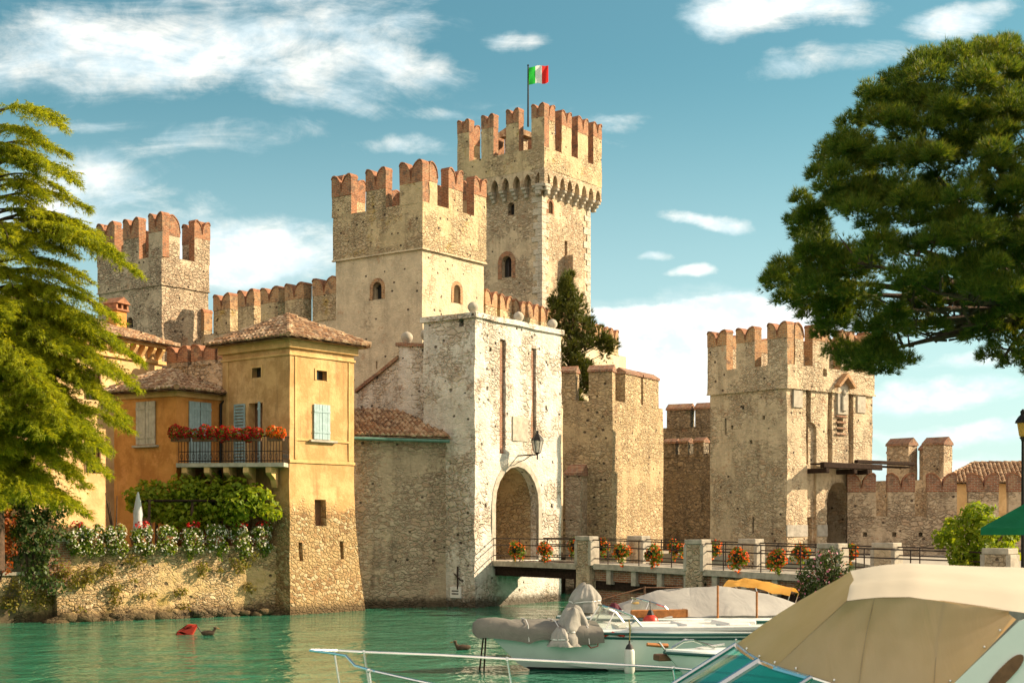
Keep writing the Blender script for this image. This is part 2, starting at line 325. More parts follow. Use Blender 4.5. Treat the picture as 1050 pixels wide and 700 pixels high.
M['gelcoat'] = plain('white_gelcoat', (.74, .79, .75), .3, .10, 1.5, bump=.04, spec=.5)
M['gelcoat_dark'] = plain('dark_green_stripe', (.02, .10, .09), .35, .2, 4, bump=0)
M['antifoul'] = plain('dark_antifouling', (.03, .035, .04), .6, .3, 6)
M['black'] = plain('black_rubber', (.02, .02, .02), .6, .3)
M['red_plastic'] = plain('red_plastic', (.55, .045, .025), .4, .2, 3, bump=.05)
M['fender_white'] = plain('white_vinyl_fender', (.66, .65, .6), .4, .15, 4, bump=.05)
M['grey_tarp'] = cloth_mat('grey_tarpaulin', (.22, .205, .175), (.15, .14, .12), .03, scale=3.2, wr=.8)
M['bundle_tarp'] = cloth_mat('crumpled_boat_cover', (.36, .345, .31), (.22, .21, .185), .06, scale=4, wr=.6)
M['front_canvas'] = cloth_mat('sunlit_front_canvas', (.50, .41, .28), (.42, .34, .22), .45, (.92, .54, .15), scale=2.6, wr=.5, stretch=(1.6, 1, .35), bd=.05)
M['tent_tarp'] = cloth_mat('pale_boom_tent', (.44, .43, .40), (.34, .33, .31), .15, scale=2.2, wr=.7, stretch=(1, 1, .3))
M['yellow_cloth'] = cloth_mat('yellow_bimini_cloth', (.78, .5, .14), (.68, .42, .1), .3, (.8, .5, .1))
M['canvas'] = cloth_mat('cream_canvas', (.46, .375, .27), (.38, .31, .215), .30, (.85, .48, .14), scale=2.6, wr=.45, stretch=(1.6, 1, .35), bd=.05)
M['canvas_top'] = cloth_mat('white_canvas_top', (.54, .48, .38), (.46, .41, .32), .10, (.8, .7, .5), scale=1.2, wr=.2, bd=.03)
M['green_cloth'] = cloth_mat('green_awning_cloth', (.02, .22, .11), (.015, .16, .08), .25, (.02, .3, .1))
M['parasol_cloth'] = cloth_mat('white_parasol_cloth', (.62, .64, .64), (.5, .52, .52), .15)
M['flag_green'] = cloth_mat('flag_green', (.03, .5, .06), (.03, .42, .05), .4, (.05, .7, .08))
M['flag_white'] = cloth_mat('flag_white', (.85, .84, .8), (.8, .79, .75), .4)
M['flag_red'] = cloth_mat('flag_red', (.75, .03, .025), (.65, .025, .02), .4, (.9, .04, .03))
M['teal_glass'] = glass_mat('teal_tinted_acrylic', (.02, .50, .42), .62)
M['clear_glass'] = glass_mat('windscreen_acrylic', (.86, .88, .82), .22)
M['lamp_glass'] = glass_mat('lantern_glass', (.9, .9, .85), .5)
M['bark'] = plain('bark', (.11, .065, .04), .9, .5, 6, bump=.9, bdist=.05)
M['pine'] = leaf_mat('pine_needles', [(.022, .052, .008), (.046, .095, .012), (.09, .145, .016), (.18, .215, .022), (.2, .155, .03)], .45)
M['cedar'] = leaf_mat('cedar_needles', [(.09, .14, .010), (.20, .25, .012), (.33, .36, .016), (.48, .46, .03)], .55)
M['cypress'] = leaf_mat('cypress_sprays', [(.04, .06, .012), (.08, .1, .016), (.15, .145, .022)], .2)
M['leaf'] = leaf_mat('shrub_leaves', [(.05, .10, .015), (.11, .18, .02), (.22, .27, .03)], .45)
M['vine'] = leaf_mat('vine_leaves', [(.10, .18, .012), (.2, .28, .015), (.34, .37, .03)], .5)
M['dark_leaf'] = leaf_mat('ivy_leaves', [(.02, .045, .012), (.045, .08, .016), (.08, .11, .02)], .3)
M['dry_leaf'] = leaf_mat('dry_weeds', [(.14, .11, .02), (.22, .18, .03), (.16, .2, .03)], .4)
M['petal_red'] = leaf_mat('red_petals', [(.26, .004, .008), (.42, .008, .010), (.55, .03, .015)], .35)
M['petal_orange'] = leaf_mat('orange_red_petals', [(.65, .05, .012), (.8, .12, .015), (.85, .25, .02)], .35)
M['petal_white'] = leaf_mat('white_petals', [(.6, .55, .5), (.75, .72, .68), (.8, .78, .75)], .3)
M['petal_pink'] = leaf_mat('pink_petals', [(.55, .12, .25), (.7, .25, .4), (.75, .4, .5)], .35)
M['rust_leaf'] = leaf_mat('rust_red_leaves', [(.16, .03, .015), (.3, .07, .015), (.4, .16, .02)], .4)
M['ground'] = plain('earth_ground', (.16, .12, .07), .95, .4, 1.5, bump=.8, bdist=.05)
M['paving'] = plain('stone_paving', (.4, .36, .29), .9, .3, 2, bump=.5, bdist=.03)
M['bed'] = plain('lake_bed', (.10, .13, .08), .95, .4, .6)
M['duck_brown'] = plain('brown_duck_plumage', (.09, .055, .03), .8, .5, 20)
M['water'] = water_mat()
# ------------------------------------------------------------------ scene helpers
def P(px, D): return Vector(((px - 525) / F * D, D, 0))
def Z(py, D): return H + (YH - py) / F * D
def W(px, py, D): return Vector(((px - 525) / F * D, D, Z(py, D)))

def tag(o, label=None, cat=None, group=None, kind=None):
    if label: o['label'] = label
    if cat: o['category'] = cat
    if group: o['group'] = group
    if kind: o['kind'] = kind
    return o
def thing(name, label, cat, loc=(0, 0, 0), rz=0, group=None):
    o = bpy.data.objects.new(name, None); COL.objects.link(o); o.location = loc; o.rotation_euler = (0, 0, rz); o.empty_display_size = .3
    return tag(o, label, cat, group)
def obj(name, bm, mat, parent=None, smooth=None, mats=None):
    me = bpy.data.meshes.new(name)
    if isinstance(bm, bpy.types.Mesh): me = bm
    else:
        bmesh.ops.recalc_face_normals(bm, faces=bm.faces) if bm.faces else None
        bm.to_mesh(me); bm.free()
    for m in (mats or [mat]): me.materials.append(m)
    if smooth is not None:
        me.shade_smooth(); me.set_sharp_from_angle(angle=R(smooth))
    o = bpy.data.objects.new(name, me); COL.objects.link(o)
    if parent: o.parent = parent
    return o
def BM(): return bmesh.new()
def box(bm, x0, x1, y0, y1, z0, z1, bev=0):
    vs = [bm.verts.new((x, y, z)) for x in (x0, x1) for y in (y0, y1) for z in (z0, z1)]
    fs = []
    for q in ((0, 1, 3, 2), (4, 6, 7, 5), (0, 4, 5, 1), (2, 3, 7, 6), (0, 2, 6, 4), (1, 5, 7, 3)): fs.append(bm.faces.new([vs[i] for i in q]))
    if bev:
        es = list({e for f in fs for e in f.edges})
        bmesh.ops.bevel(bm, geom=es, offset=bev, segments=1, affect='EDGES')
    return vs
def roughen(bm, amp, seg=.6, freq=1.1, it=5):
    for _ in range(it):
        es = [e for e in bm.edges if e.calc_length() > seg * 1.6]
        if not es: break
        bmesh.ops.subdivide_edges(bm, edges=es, cuts=1, use_grid_fill=True)
    for v in bm.verts:
        n = noise.noise_vector(v.co * freq) + .5 * noise.noise_vector(v.co * freq * 2.7)
        v.co += n * amp
def prism(bm, pts, axis, d0, d1):
    """closed outline (s, z) pushed from d0 to d1 along local y (axis 'y', s = x) or x (axis 'x', s = y)"""
    f = (lambda s, d, z: (s, d, z)) if axis == 'y' else (lambda s, d, z: (d, s, z))
    a = [bm.verts.new(f(s, d0, z)) for s, z in pts]; b = [bm.verts.new(f(s, d1, z)) for s, z in pts]
    n = len(pts)
    tri = tessellate_polygon([[Vector((s, z, 0)) for s, z in pts]])
    for i, j, k in tri: bm.faces.new((a[i], a[j], a[k])); bm.faces.new((b[k], b[j], b[i]))
    for i in range(n): bm.faces.new((a[i], a[(i + 1) % n], b[(i + 1) % n], b[i]))
def slab(bm, pts, z0, z1):
    a = [bm.verts.new((p[0], p[1], z0)) for p in pts]; b = [bm.verts.new((p[0], p[1], z1)) for p in pts]; n = len(pts)
    tri = tessellate_polygon([[Vector((p[0], p[1], 0)) for p in pts]])
    for i, j, k in tri: bm.faces.new((a[i], a[j], a[k])); bm.faces.new((b[k], b[j], b[i]))
    for i in range(n): bm.faces.new((a[i], a[(i + 1) % n], b[(i + 1) % n], b[i]))
def arch(c, w, z0, z1, kind='round', n=10):
    """window outline: centre, width, sill, crown"""
    h = w / 2; pts = [(c - h, z0), (c + h, z0)]
    if kind == 'rect': return pts + [(c + h, z1), (c - h, z1)]
    if kind == 'round':
        zs = z1 - h
        return pts + [(c + h * math.cos(math.pi * i / n), zs + h * math.sin(math.pi * i / n)) for i in range(n + 1)]
    zs = z1 - w * .95                                        # pointed
    r = [(c + h - w * (1 - math.cos(a)), zs + w * 1.1 * math.sin(a)) for a in [R(60) * i / 5 for i in range(6)]]
    return pts + r + [(2 * c - x, z) for x, z in reversed(r[:-1])]
def cut(o, bm):
    """carve openings out of a wall"""
    me = bpy.data.meshes.new('cutter'); bmesh.ops.recalc_face_normals(bm, faces=bm.faces); bm.to_mesh(me); bm.free()
    c = bpy.data.objects.new('cutter', me); COL.objects.link(c); c.parent = o.parent
    md = o.modifiers.new('b', 'BOOLEAN'); md.operation = 'DIFFERENCE'; md.object = c; md.solver = 'EXACT'; md.use_self = True
    bpy.context.view_layer.update()
    new = bpy.data.meshes.new_from_object(o.evaluated_get(bpy.context.evaluated_depsgraph_get()))
    o.modifiers.clear(); o.data = new
    bpy.data.objects.remove(c)
    new.shade_smooth(); new.set_sharp_from_angle(angle=R(38))
def tube(bm, pts, r, seg=8, caps=True):
    """round bar through points; r a number or one per point"""
    pts = [Vector(p) for p in pts]; rs = r if isinstance(r, (list, tuple)) else [r] * len(pts); rings = []
    up = None
    for i, p in enumerate(pts):
        d = (pts[min(i + 1, len(pts) - 1)] - pts[max(i - 1, 0)]).normalized()
        if up is None: up = d.orthogonal().normalized()
        up = (up - d * up.dot(d)).normalized() if (up - d * up.dot(d)).length > 1e-5 else d.orthogonal().normalized()
        s = d.cross(up)
        rings.append([bm.verts.new(p + (up * math.cos(2 * math.pi * k / seg) + s * math.sin(2 * math.pi * k / seg)) * rs[i]) for k in range(seg)])
    for a, b in zip(rings, rings[1:]):
        for k in range(seg): bm.faces.new((a[k], a[(k + 1) % seg], b[(k + 1) % seg], b[k]))
    if caps: bm.faces.new(rings[0][::-1]); bm.faces.new(rings[-1])
def lathe(bm, c, prof, seg=14):
    c = Vector(c); rings = []
    for r, z in prof: rings.append([bm.verts.new(c + Vector((max(r, .002) * math.cos(2 * math.pi * k / seg), max(r, .002) * math.sin(2 * math.pi * k / seg), z))) for k in range(seg)])
    for a, b in zip(rings, rings[1:]):
        for k in range(seg): bm.faces.new((a[k], a[(k + 1) % seg], b[(k + 1) % seg], b[k]))
    bm.faces.new(rings[0][::-1]); bm.faces.new(rings[-1])
def quadmesh(verts, faces):
    me = bpy.data.meshes.new('m'); me.from_pydata([tuple(v) for v in verts], [], faces); me.update(); return me

class Face:
    """a block with its near corner at photo column px and distance D; local +x runs along the face that recedes to the right, +y along the one receding to the left"""
    def __init__(s, px, D, ang, pxr=None, pxl=None):
        s.c = P(px, D); s.a = R(ang); s.u = Vector((math.cos(s.a), math.sin(s.a), 0)); s.v = Vector((-math.sin(s.a), math.cos(s.a), 0))
        s.wr = s.rx(pxr) if pxr else None; s.wl = s.ly(pxl) if pxl else None
    def _t(s, px, d): k = (px - 525) / F; return (k * s.c.y - s.c.x) / (d.x - k * d.y)
    def rx(s, px): return s._t(px, s.u)
    def ly(s, px): return s._t(px, s.v)
    def zr(s, px, py): return Z(py, s.c.y + s.u.y * s.rx(px))
    def zl(s, px, py): return Z(py, s.c.y + s.v.y * s.ly(px))
    def z0(s, py): return Z(py, s.c.y)
    def R(s, px, py): return s.rx(px), s.zr(px, py)
    def L(s, px, py): return s.ly(px), s.zl(px, py)
    def world(s, x, y, z=0): p = s.c + s.u * x + s.v * y; return Vector((p.x, p.y, z))
    def local(s, p): d = Vector((p[0], p[1], 0)) - s.c; return Vector((d.dot(s.u), d.dot(s.v), p[2] if len(p) > 2 else 0))
    def thing(s, name, label, cat, group=None): return thing(name, label, cat, s.c, s.a, group)

def lobe_profile(a, b, zb, h, half=None, nd=None):
    """swallow-tail top: two rounded horns with a notch between"""
    w = b - a; pts = []; d = min(.88, (.62 * w if not half else 1.1 * w) / h)
    def lob(s0, s1, flip):
        o = []
        for i in range(11):
            r = i / 10; q = r if not flip else 1 - r
            z = .86 + .14 * math.sqrt(max(0, 1 - ((q - .22) / .22) ** 2)) if q < .22 else 1 - d + d * math.sqrt(max(0, 1 - ((q - .22) / .78) ** 2))
            o.append((s0 + (s1 - s0) * r, zb + h * z))
        return o
    if half: pts = lob(a, b, half < 0)
    else: pts = lob(a, a + w / 2, False) + lob(a + w / 2, b, True)[1:]
    return pts
def merlon(parent, axis, a, b, d0, d1, z0, zt, mb, mt, crown=.5, half=None, mc=None, brick_side=False):
    """one swallow-tail merlon: stone body, brick crown, tile coping"""
    if a > b: a, b = b, a
    hh = zt - z0; jz = random.uniform(-.05, .05); hc = min(hh * crown, (.62 * (b - a) if not half else 1.1 * (b - a)) + .28)
    zb = zt - hc; e = .012
    bm = BM()
    if axis == 'y': box(bm, a, b, d0, d1, z0 - .05, zb)
    else: box(bm, d0, d1, a, b, z0 - .05, zb)
    roughen(bm, .025, .5, 1.7)
    if brick_side:
        for f in bm.faces: f.normal_update(); f.material_index = 1 if abs(f.normal.x if axis == 'y' else f.normal.y) > .7 else 0
    body = obj('merlon', bm, mb, parent, 40, mats=[mb, mt] if brick_side else None)
    prof = lobe_profile(a - e, b + e, zb, hc + jz, half)
    pts = [(a - e, zb), ] + prof + [(b + e, zb)]
    bm = BM(); prism(bm, pts, axis, d0 - e, d1 + e)
    for v in bm.verts: v.co += noise.noise_vector(v.co * 2.1) * .022
    obj('brick_crown', bm, mt, body)
    bm = BM(); f = (lambda s, d, z: (s, d, z)) if axis == 'y' else (lambda s, d, z: (d, s, z))
    o = .05; rows = []
    for s, z in prof:
        z += random.uniform(-.012, .012)
        rows.append([bm.verts.new(f(s, d0 - o, z + .004)), bm.verts.new(f(s, d0 - o, z + .075)), bm.verts.new(f(s, d1 + o, z + .075)), bm.verts.new(f(s, d1 + o, z + .004))])
    for p, q in zip(rows, rows[1:]):
        for k in range(4): bm.faces.new((p[k], p[(k + 1) % 4], q[(k + 1) % 4], q[k]))
    bm.faces.new(rows[0]); bm.faces.new(rows[-1][::-1])
    obj('coping', bm, mc or M['coping'], body)
    return body
def pitched_merlon(parent, axis, a, b, d0, d1, z0, zt, mb, mc, name='merlon'):
    """merlon under a small gabled tile cap, ridge along the wall"""
    if a > b: a, b = b, a
    h = min(.55, abs(d1 - d0) * .5); zb = zt - h
    bm = BM()
    if axis == 'y': box(bm, a, b, d0, d1, z0 - .05, zb)
    else: box(bm, d0, d1, a, b, z0 - .05, zb)
    roughen(bm, .025, .5, 1.7)
    body = obj(name, bm, mb, parent, 40)
    bm = BM(); dm = (d0 + d1) / 2; o = .07
    prof = [(d0 - o, zb - .02), (d0 - o, zb + .10), (dm, zt), (d1 + o, zb + .10), (d1 + o, zb - .02)]
    prism(bm, prof, 'x' if axis == 'y' else 'y', a - .05, b + .05)
    for v in bm.verts: v.co += noise.noise_vector(v.co * 2.1) * .02
    obj('cap', bm, mc, body)
    return body

def inside(pt, poly):
    x, y = pt; c = False; n = len(poly)
    for i in range(n):
        x1, y1 = poly[i]; x2, y2 = poly[i - 1]
        if (y1 > y) != (y2 > y) and x < (x2 - x1) * (y - y1) / (y2 - y1) + x1: c = not c
    return c
def tile_plane(bm, poly, pitch=.23, row=.36, seed=0):
    """barrel tiles laid over a roof plane; the eave is poly[0] -> poly[1]"""
    rnd = random.Random(seed)
    A = Vector(poly[0]); e = (Vector(poly[1]) - A).normalized(); n = (Vector(poly[1]) - A).cross(Vector(poly[-1]) - A).normalized()
    if n.z < 0: n = -n
    s = n.cross(e)
    if s.z < 0: s = -s
    q = [((Vector(p) - A).dot(e), (Vector(p) - A).dot(s)) for p in poly]
    e0, e1 = min(p[0] for p in q), max(p[0] for p in q); s1 = max(p[1] for p in q)
    nc = int((e1 - e0) / pitch) + 1; nr = int(s1 / row) + 1
    for r in range(nr):
        for c in range(nc):
            x0 = e0 + c * pitch; y0 = r * row
            if not inside((x0 + pitch / 2, y0 + row * .4), q): continue
            jx, jy, jz = rnd.uniform(-.015, .015), rnd.uniform(-.03, .03), rnd.uniform(-.012, .012); rows = []
            for (yy, lift, w) in ((y0 - .03 + jy, .045 + jz, 1.0), (y0 + row + .03 + jy, .0 + jz, .86)):
                rows.append([bm.verts.new(A + e * (x0 + jx + pitch * (.5 + (k / 6 - .5) * w)) + s * yy + n * (lift + .10 * abs(math.sin(math.pi * k / 6)) ** .8)) for k in range(7)])
            for k in range(6): bm.faces.new((rows[0][k], rows[0][k + 1], rows[1][k + 1], rows[1][k]))
            bm.faces.new(rows[0][::-1])
def ridge(bm, a, b, seed=0, r=.12):
    a, b = Vector(a), Vector(b); n = max(1, int((b - a).length / .38)); rnd = random.Random(seed)
    for i in range(n):
        p, q = a.lerp(b, i / n), a.lerp(b, min(1, (i + 1.15) / n)); o = Vector((0, 0, .05 + rnd.uniform(-.015, .015)))
        tube(bm, [p + o, q + o - Vector((0, 0, .03))], [r, r * .85], 8)
def hip_roof(parent, corners, apex, mat=None, over=.0, seed=1, name='roof', pitch=.23):
    """pyramid roof: corners in order round the eave (3D), one apex or (apex0, apex1) ridge over the long axis"""
    bm = BM(); n = len(corners); ap = [Vector(a) for a in (apex if isinstance(apex, list) else [apex])]
    for i in range(n):
        a, b = Vector(corners[i]), Vector(corners[(i + 1) % n])
        if len(ap) == 1: poly = [a, b, ap[0]]
        else:
            ka = min(ap, key=lambda p: (p - a).length); kb = min(ap, key=lambda p: (p - b).length)
            poly = [a, b, kb] if (ka - kb).length < 1e-4 else [a, b, kb, ka]
        tile_plane(bm, poly, pitch, .36, seed + i)
        f = [bm.verts.new(p - Vector((0, 0, .02))) for p in poly]; bm.faces.new(f)
        t = min(ap, key=lambda p: (p - a).length); ridge(bm, a + Vector((0, 0, .03)), t, seed + i)
    if len(ap) == 2: ridge(bm, ap[0], ap[1], seed + 9)
    f = [bm.verts.new(Vector(p) - Vector((0, 0, .06))) for p in corners]; bm.faces.new(f)
    return obj(name, bm, mat or M['tile'], parent, 35)

# ---- foliage
def rand_dirs(n): d = RNG.normal(size=(n, 3)); return d / np.linalg.norm(d, axis=1, keepdims=True)
def leaf_mesh(C, N, T, ln, wd):
    """one diamond leaf per centre: normal N, long axis T, length ln, width wd (arrays)"""
    n = len(C); T = T - N * np.sum(T * N, 1, keepdims=True); T /= np.linalg.norm(T, axis=1, keepdims=True) + 1e-9
    B = np.cross(N, T); ln = np.broadcast_to(ln, n)[:, None]; wd = np.broadcast_to(wd, n)[:, None]
    v = np.stack([C - T * ln * .5, C + B * wd * .5 + N * wd * .1, C + T * ln * .5, C - B * wd * .5 + N * wd * .1], 1).reshape(-1, 3)
    return v, n
def verts_to_mesh(name, v, k):
    n = len(v) // k; me = bpy.data.meshes.new(name)
    me.vertices.add(len(v)); me.vertices.foreach_set('co', np.ascontiguousarray(v, dtype=np.float32).ravel())
    me.loops.add(n * k); me.loops.foreach_set('vertex_index', np.arange(n * k, dtype=np.int32))
    me.polygons.add(n); me.polygons.foreach_set('loop_start', np.arange(0, n * k, k, dtype=np.int32))
    me.update(calc_edges=True); return me
def leaf_blob(name, blobs, n, ln, wd, mat, parent=None, shell=.45, up=.35):
    """leaves spread through ellipsoid clumps (x, y, z, rx, ry, rz)"""
    b = np.array(blobs, float); wgt = (b[:, 3] * b[:, 4] * b[:, 5]) ** .75; idx = RNG.choice(len(b), n, p=wgt / wgt.sum())
    d = rand_dirs(n); rad = (shell + (1 - shell) * RNG.random(n)) ** .6
    C = b[idx, :3] + d * b[idx, 3:6] * rad[:, None]
    N = d + .9 * rand_dirs(n); N[:, 2] += up; N /= np.linalg.norm(N, axis=1, keepdims=True)
    T = rand_dirs(n); T[:, 2] -= .4
    v, _ = leaf_mesh(C, N, T, ln * RNG.uniform(.6, 1.3, n), wd * RNG.uniform(.6, 1.3, n))
    return obj(name, verts_to_mesh(name, v, 4), mat, parent)
def tufts(C, A, per, ln, wd, spread=.7):
    """brushes of needles: centres C, axes A"""
    n = len(C); Cr = np.repeat(C, per, 0); D = np.repeat(A, per, 0) + spread * rand_dirs(n * per)
    D /= np.linalg.norm(D, axis=1, keepdims=True); L = ln * RNG.uniform(.6, 1.25, n * per)[:, None]
    s = np.cross(D, rand_dirs(n * per)); s /= np.linalg.norm(s, axis=1, keepdims=True)
    return np.stack([Cr - s * wd, Cr + s * wd, Cr + D * L], 1).reshape(-1, 3)
# ------------------------------------------------------------------ setting
def structure(name, bm, mat, smooth=None): o = obj(name, bm, mat, None, smooth); tag(o, kind='structure'); return o
bm = BM(); box(bm, -3000, 3000, -200, 5000, -6.2, -6); structure('lake_bed', bm, M['bed'])
bm = BM(); v = [bm.verts.new(p) for p in ((-3000, -200, 0), (3000, -200, 0), (3000, 5000, 0), (-3000, 5000, 0))]; bm.faces.new(v); structure('water', bm, M['water'])
QA, QB = P(100, 3.55 * F / (636 - YH)), P(374, 3.55 * F / (626 - YH))      # foot of the garden quay wall
qd = (QB - QA).normalized(); qn = Vector((-qd.y, qd.x, 0))
def quay(px): k = (px - 525) / F; return QA + qd * ((k * QA.y - QA.x) / (qd.x - k * qd.y))
g0 = quay(-60) + qn * .5; g1 = quay(372) + qn * .6
bm = BM(); slab(bm, [g0, quay(300) + qn * .6, P(300, 57.5), P(372, 60.5), P(440, 63.5), P(440, 90), P(-60, 90)], -5, 2.55); structure('garden_ground', bm, M['ground'])
bm = BM(); slab(bm, [(12.6, 45.5), (11.9, 42.5), (11.2, 37.5), (11.0, 28.0), (80, 22), (120, 140), (5, 140), (5, 84), (9.5, 70), (14.5, 63)], -5, 2.05); structure('quay_ground', bm, M['paving'])
bm = BM(); slab(bm, [(9.4, 46.6), (9.5, 45.0), (11.0, 44.2), (12.62, 44.6), (12.62, 46.4), (10.6, 47.6)], -5, .7); structure('landing_ground', bm, M['paving'])
bm = BM(); slab(bm, [P(447, 66), P(575, 74), P(690, 84), P(735, 76), P(735, 140), P(440, 140)], -5, 1.9); structure('castle_ground', bm, M['ground'])

# ------------------------------------------------------------------ big front tower
def castle_tower(fr, name, label, cat, zt_base, body_mat, par_mat, z_str, z_walk, z_top, rights, lefts, over=.10, thick=.48, crown_mat=None, base=-2.0, crown=.5, amp=.035):
    """square tower: shaft, parapet a little proud of it above a string course, swallow-tail merlons on four sides"""
    t = fr.thing(name, label, cat)
    wr, wl = fr.wr, fr.wl; cm = crown_mat or M['brick']
    bm = BM(); box(bm, 0, wr, 0, wl, base, z_str); roughen(bm, amp + .01, .42, 1.4, 6)
    body = obj('wall', bm, body_mat, t, 40)
    o = over
    bm = BM()
    box(bm, -o, wr + o, -o, wl + o, z_str - .25, z_walk)
    roughen(bm, amp, .6, .9)
    par = obj('parapet', bm, par_mat, t, 40)
    bm = BM(); box(bm, thick - o, wr + o - thick, thick - o, wl + o - thick, z_walk - .6, z_walk + 1); cut(par, bm)
    bm = BM()
    for (x0, x1, y0, y1) in ((-o - .04, wr + o + .04, -o - .04, -o + .1), (-o - .04, -o + .1, -o + .1, wl + o + .04)): box(bm, x0, x1, y0, y1, z_str - .28, z_str - .20)
    roughen(bm, .012, .4, 2); obj('string_course', bm, body_mat, t)
    def row(axis, spans, d0, d1):
        for sp in spans:
            a, b = sp[:2]; half = sp[2] if len(sp) > 2 else None
            merlon(t, axis, a, b, d0, d1, z_walk, z_top, par_mat, cm, crown, half, brick_side=True)
    row('y', rights, -o, -o + thick); row('x', lefts, -o, -o + thick)
    # the two far sides repeat the near ones
    rear_rows(t, fr, rights, lefts, wr + o, wl + o, thick, z_walk, z_top, par_mat, cm, crown)
    return t, body, par
def rear_rows(t, fr, rights, lefts, X, Y, thick, z_walk, z_top, mb, mc, crown):
    """merlons of the two far sides: they stand in line with the near ones so that open sky shows between them"""
    px = lambda x, y: (lambda w: 525 + F * w.x / w.y)(fr.world(x, y))
    spans = [sorted(px(q, d) for q in (a, b) for d in (0, thick)) for a, b, *_ in rights] + [sorted(px(d, q) for q in (a, b) for d in (0, thick)) for a, b, *_ in lefts]; spans = [(v[0], v[-1]) for v in spans]
    far_l = Face.__new__(Face); far_l.__dict__.update(fr.__dict__); far_l.c = fr.world(0, Y)      # far side parallel to the right face
    far_r = Face.__new__(Face); far_r.__dict__.update(fr.__dict__); far_r.c = fr.world(X, 0)      # far side parallel to the left face
    for p0, p1 in spans:
        a, b = far_l.rx(p0), far_l.rx(p1); a, b = max(a, .1), min(b, X - thick)
        if b - a > .55: merlon(t, 'y', a, b, Y - thick, Y, z_walk, z_top, mb, mc, crown)
        a, b = far_r.ly(p1), far_r.ly(p0); a, b = max(a, .1), min(b, Y - thick)
        if b - a > .55: merlon(t, 'x', a, b, X - thick, X, z_walk, z_top, mb, mc, crown)
def window(t, axis, s, w, z0, z1, kind='round', depth=.45, name='window', mat=None, face=0.0):
    """dark pane set back in an opening"""
    bm = BM(); prism(bm, arch(s, w + .1, z0 - .05, z1 + .05, kind), axis, face + depth - .06, face + depth - .02); return obj(name, bm, mat or M['pane'], t)
def surround(t, axis, s, w, z0, z1, kind, mat, wd=.16, proud=.04, name='window_surround', face=0.0):
    bm = BM(); a = arch(s, w + 2 * wd, z0, z1 + wd, kind); b = arch(s, w, z0, z1, kind); n = len(a)
    f = (lambda q, d, z: (q, d, z)) if axis == 'y' else (lambda q, d, z: (d, q, z))
    r = [[bm.verts.new(f(q, d, z)) for q, z in pl] for pl, d in ((a, face - proud), (b, face - proud), (b, face + .12), (a, face + .12))]
    for i in range(1, n if kind != 'rect' else n):
        j = (i + 1) % n
        for k in range(4): bm.faces.new((r[k][i], r[k][j], r[(k + 1) % 4][j], r[(k + 1) % 4][i]))
    return obj(name, bm, mat, t)

T1 = Face(433, 72, 54, 496, 344)
zs, zw, zt = T1.z0(250), T1.z0(207), T1.z0(164)
rg = [(T1.rx(a), T1.rx(b), *h) for a, b, h in ((434.5, 447, (-1,)), (458.5, 473, ()), (484.5, 497.5, ()))]
lf = [(T1.ly(b), T1.ly(a)) for a, b in ((341.5, 361.5), (376.5, 397), (411, 431.5))]
rg[0] = (.46, rg[0][1], 1); lf[2] = (-.10, lf[2][1]); rg[2] = (rg[2][0], T1.wr + .1)
big, body, par = castle_tower(T1, 'square_tower', 'tall golden square tower with brick swallowtail merlons behind the white gatehouse', 'tower', 0, M['gold_stone'], M['gold_parapet'], zs, zw, zt, rg, lf, crown=.52)
wl_, wz0 = T1.L(387, 307); _, wz1 = T1.L(387, 289); wr_, xz0 = T1.R(468.5, 311); _, xz1 = T1.R(468.5, 292)
bm = BM(); prism(bm, arch(wl_, .62, wz0, wz1), 'x', -.6, .7); prism(bm, arch(wr_, .55, xz0, xz1), 'y', -.6, .7); prism(bm, arch(T1.ly(386), .12, T1.zl(386, 378), T1.zl(386, 370), 'rect'), 'x', -.3, .5); cut(body, bm)
window(big, 'x', wl_, .62, wz0, wz1); surround(big, 'x', wl_, .62, wz0, wz1, 'round', M['brick_gold'], .2, .03)
window(big, 'y', wr_, .55, xz0, xz1); surround(big, 'y', wr_, .55, xz0, xz1, 'round', M['brick_gold'], .2, .03)

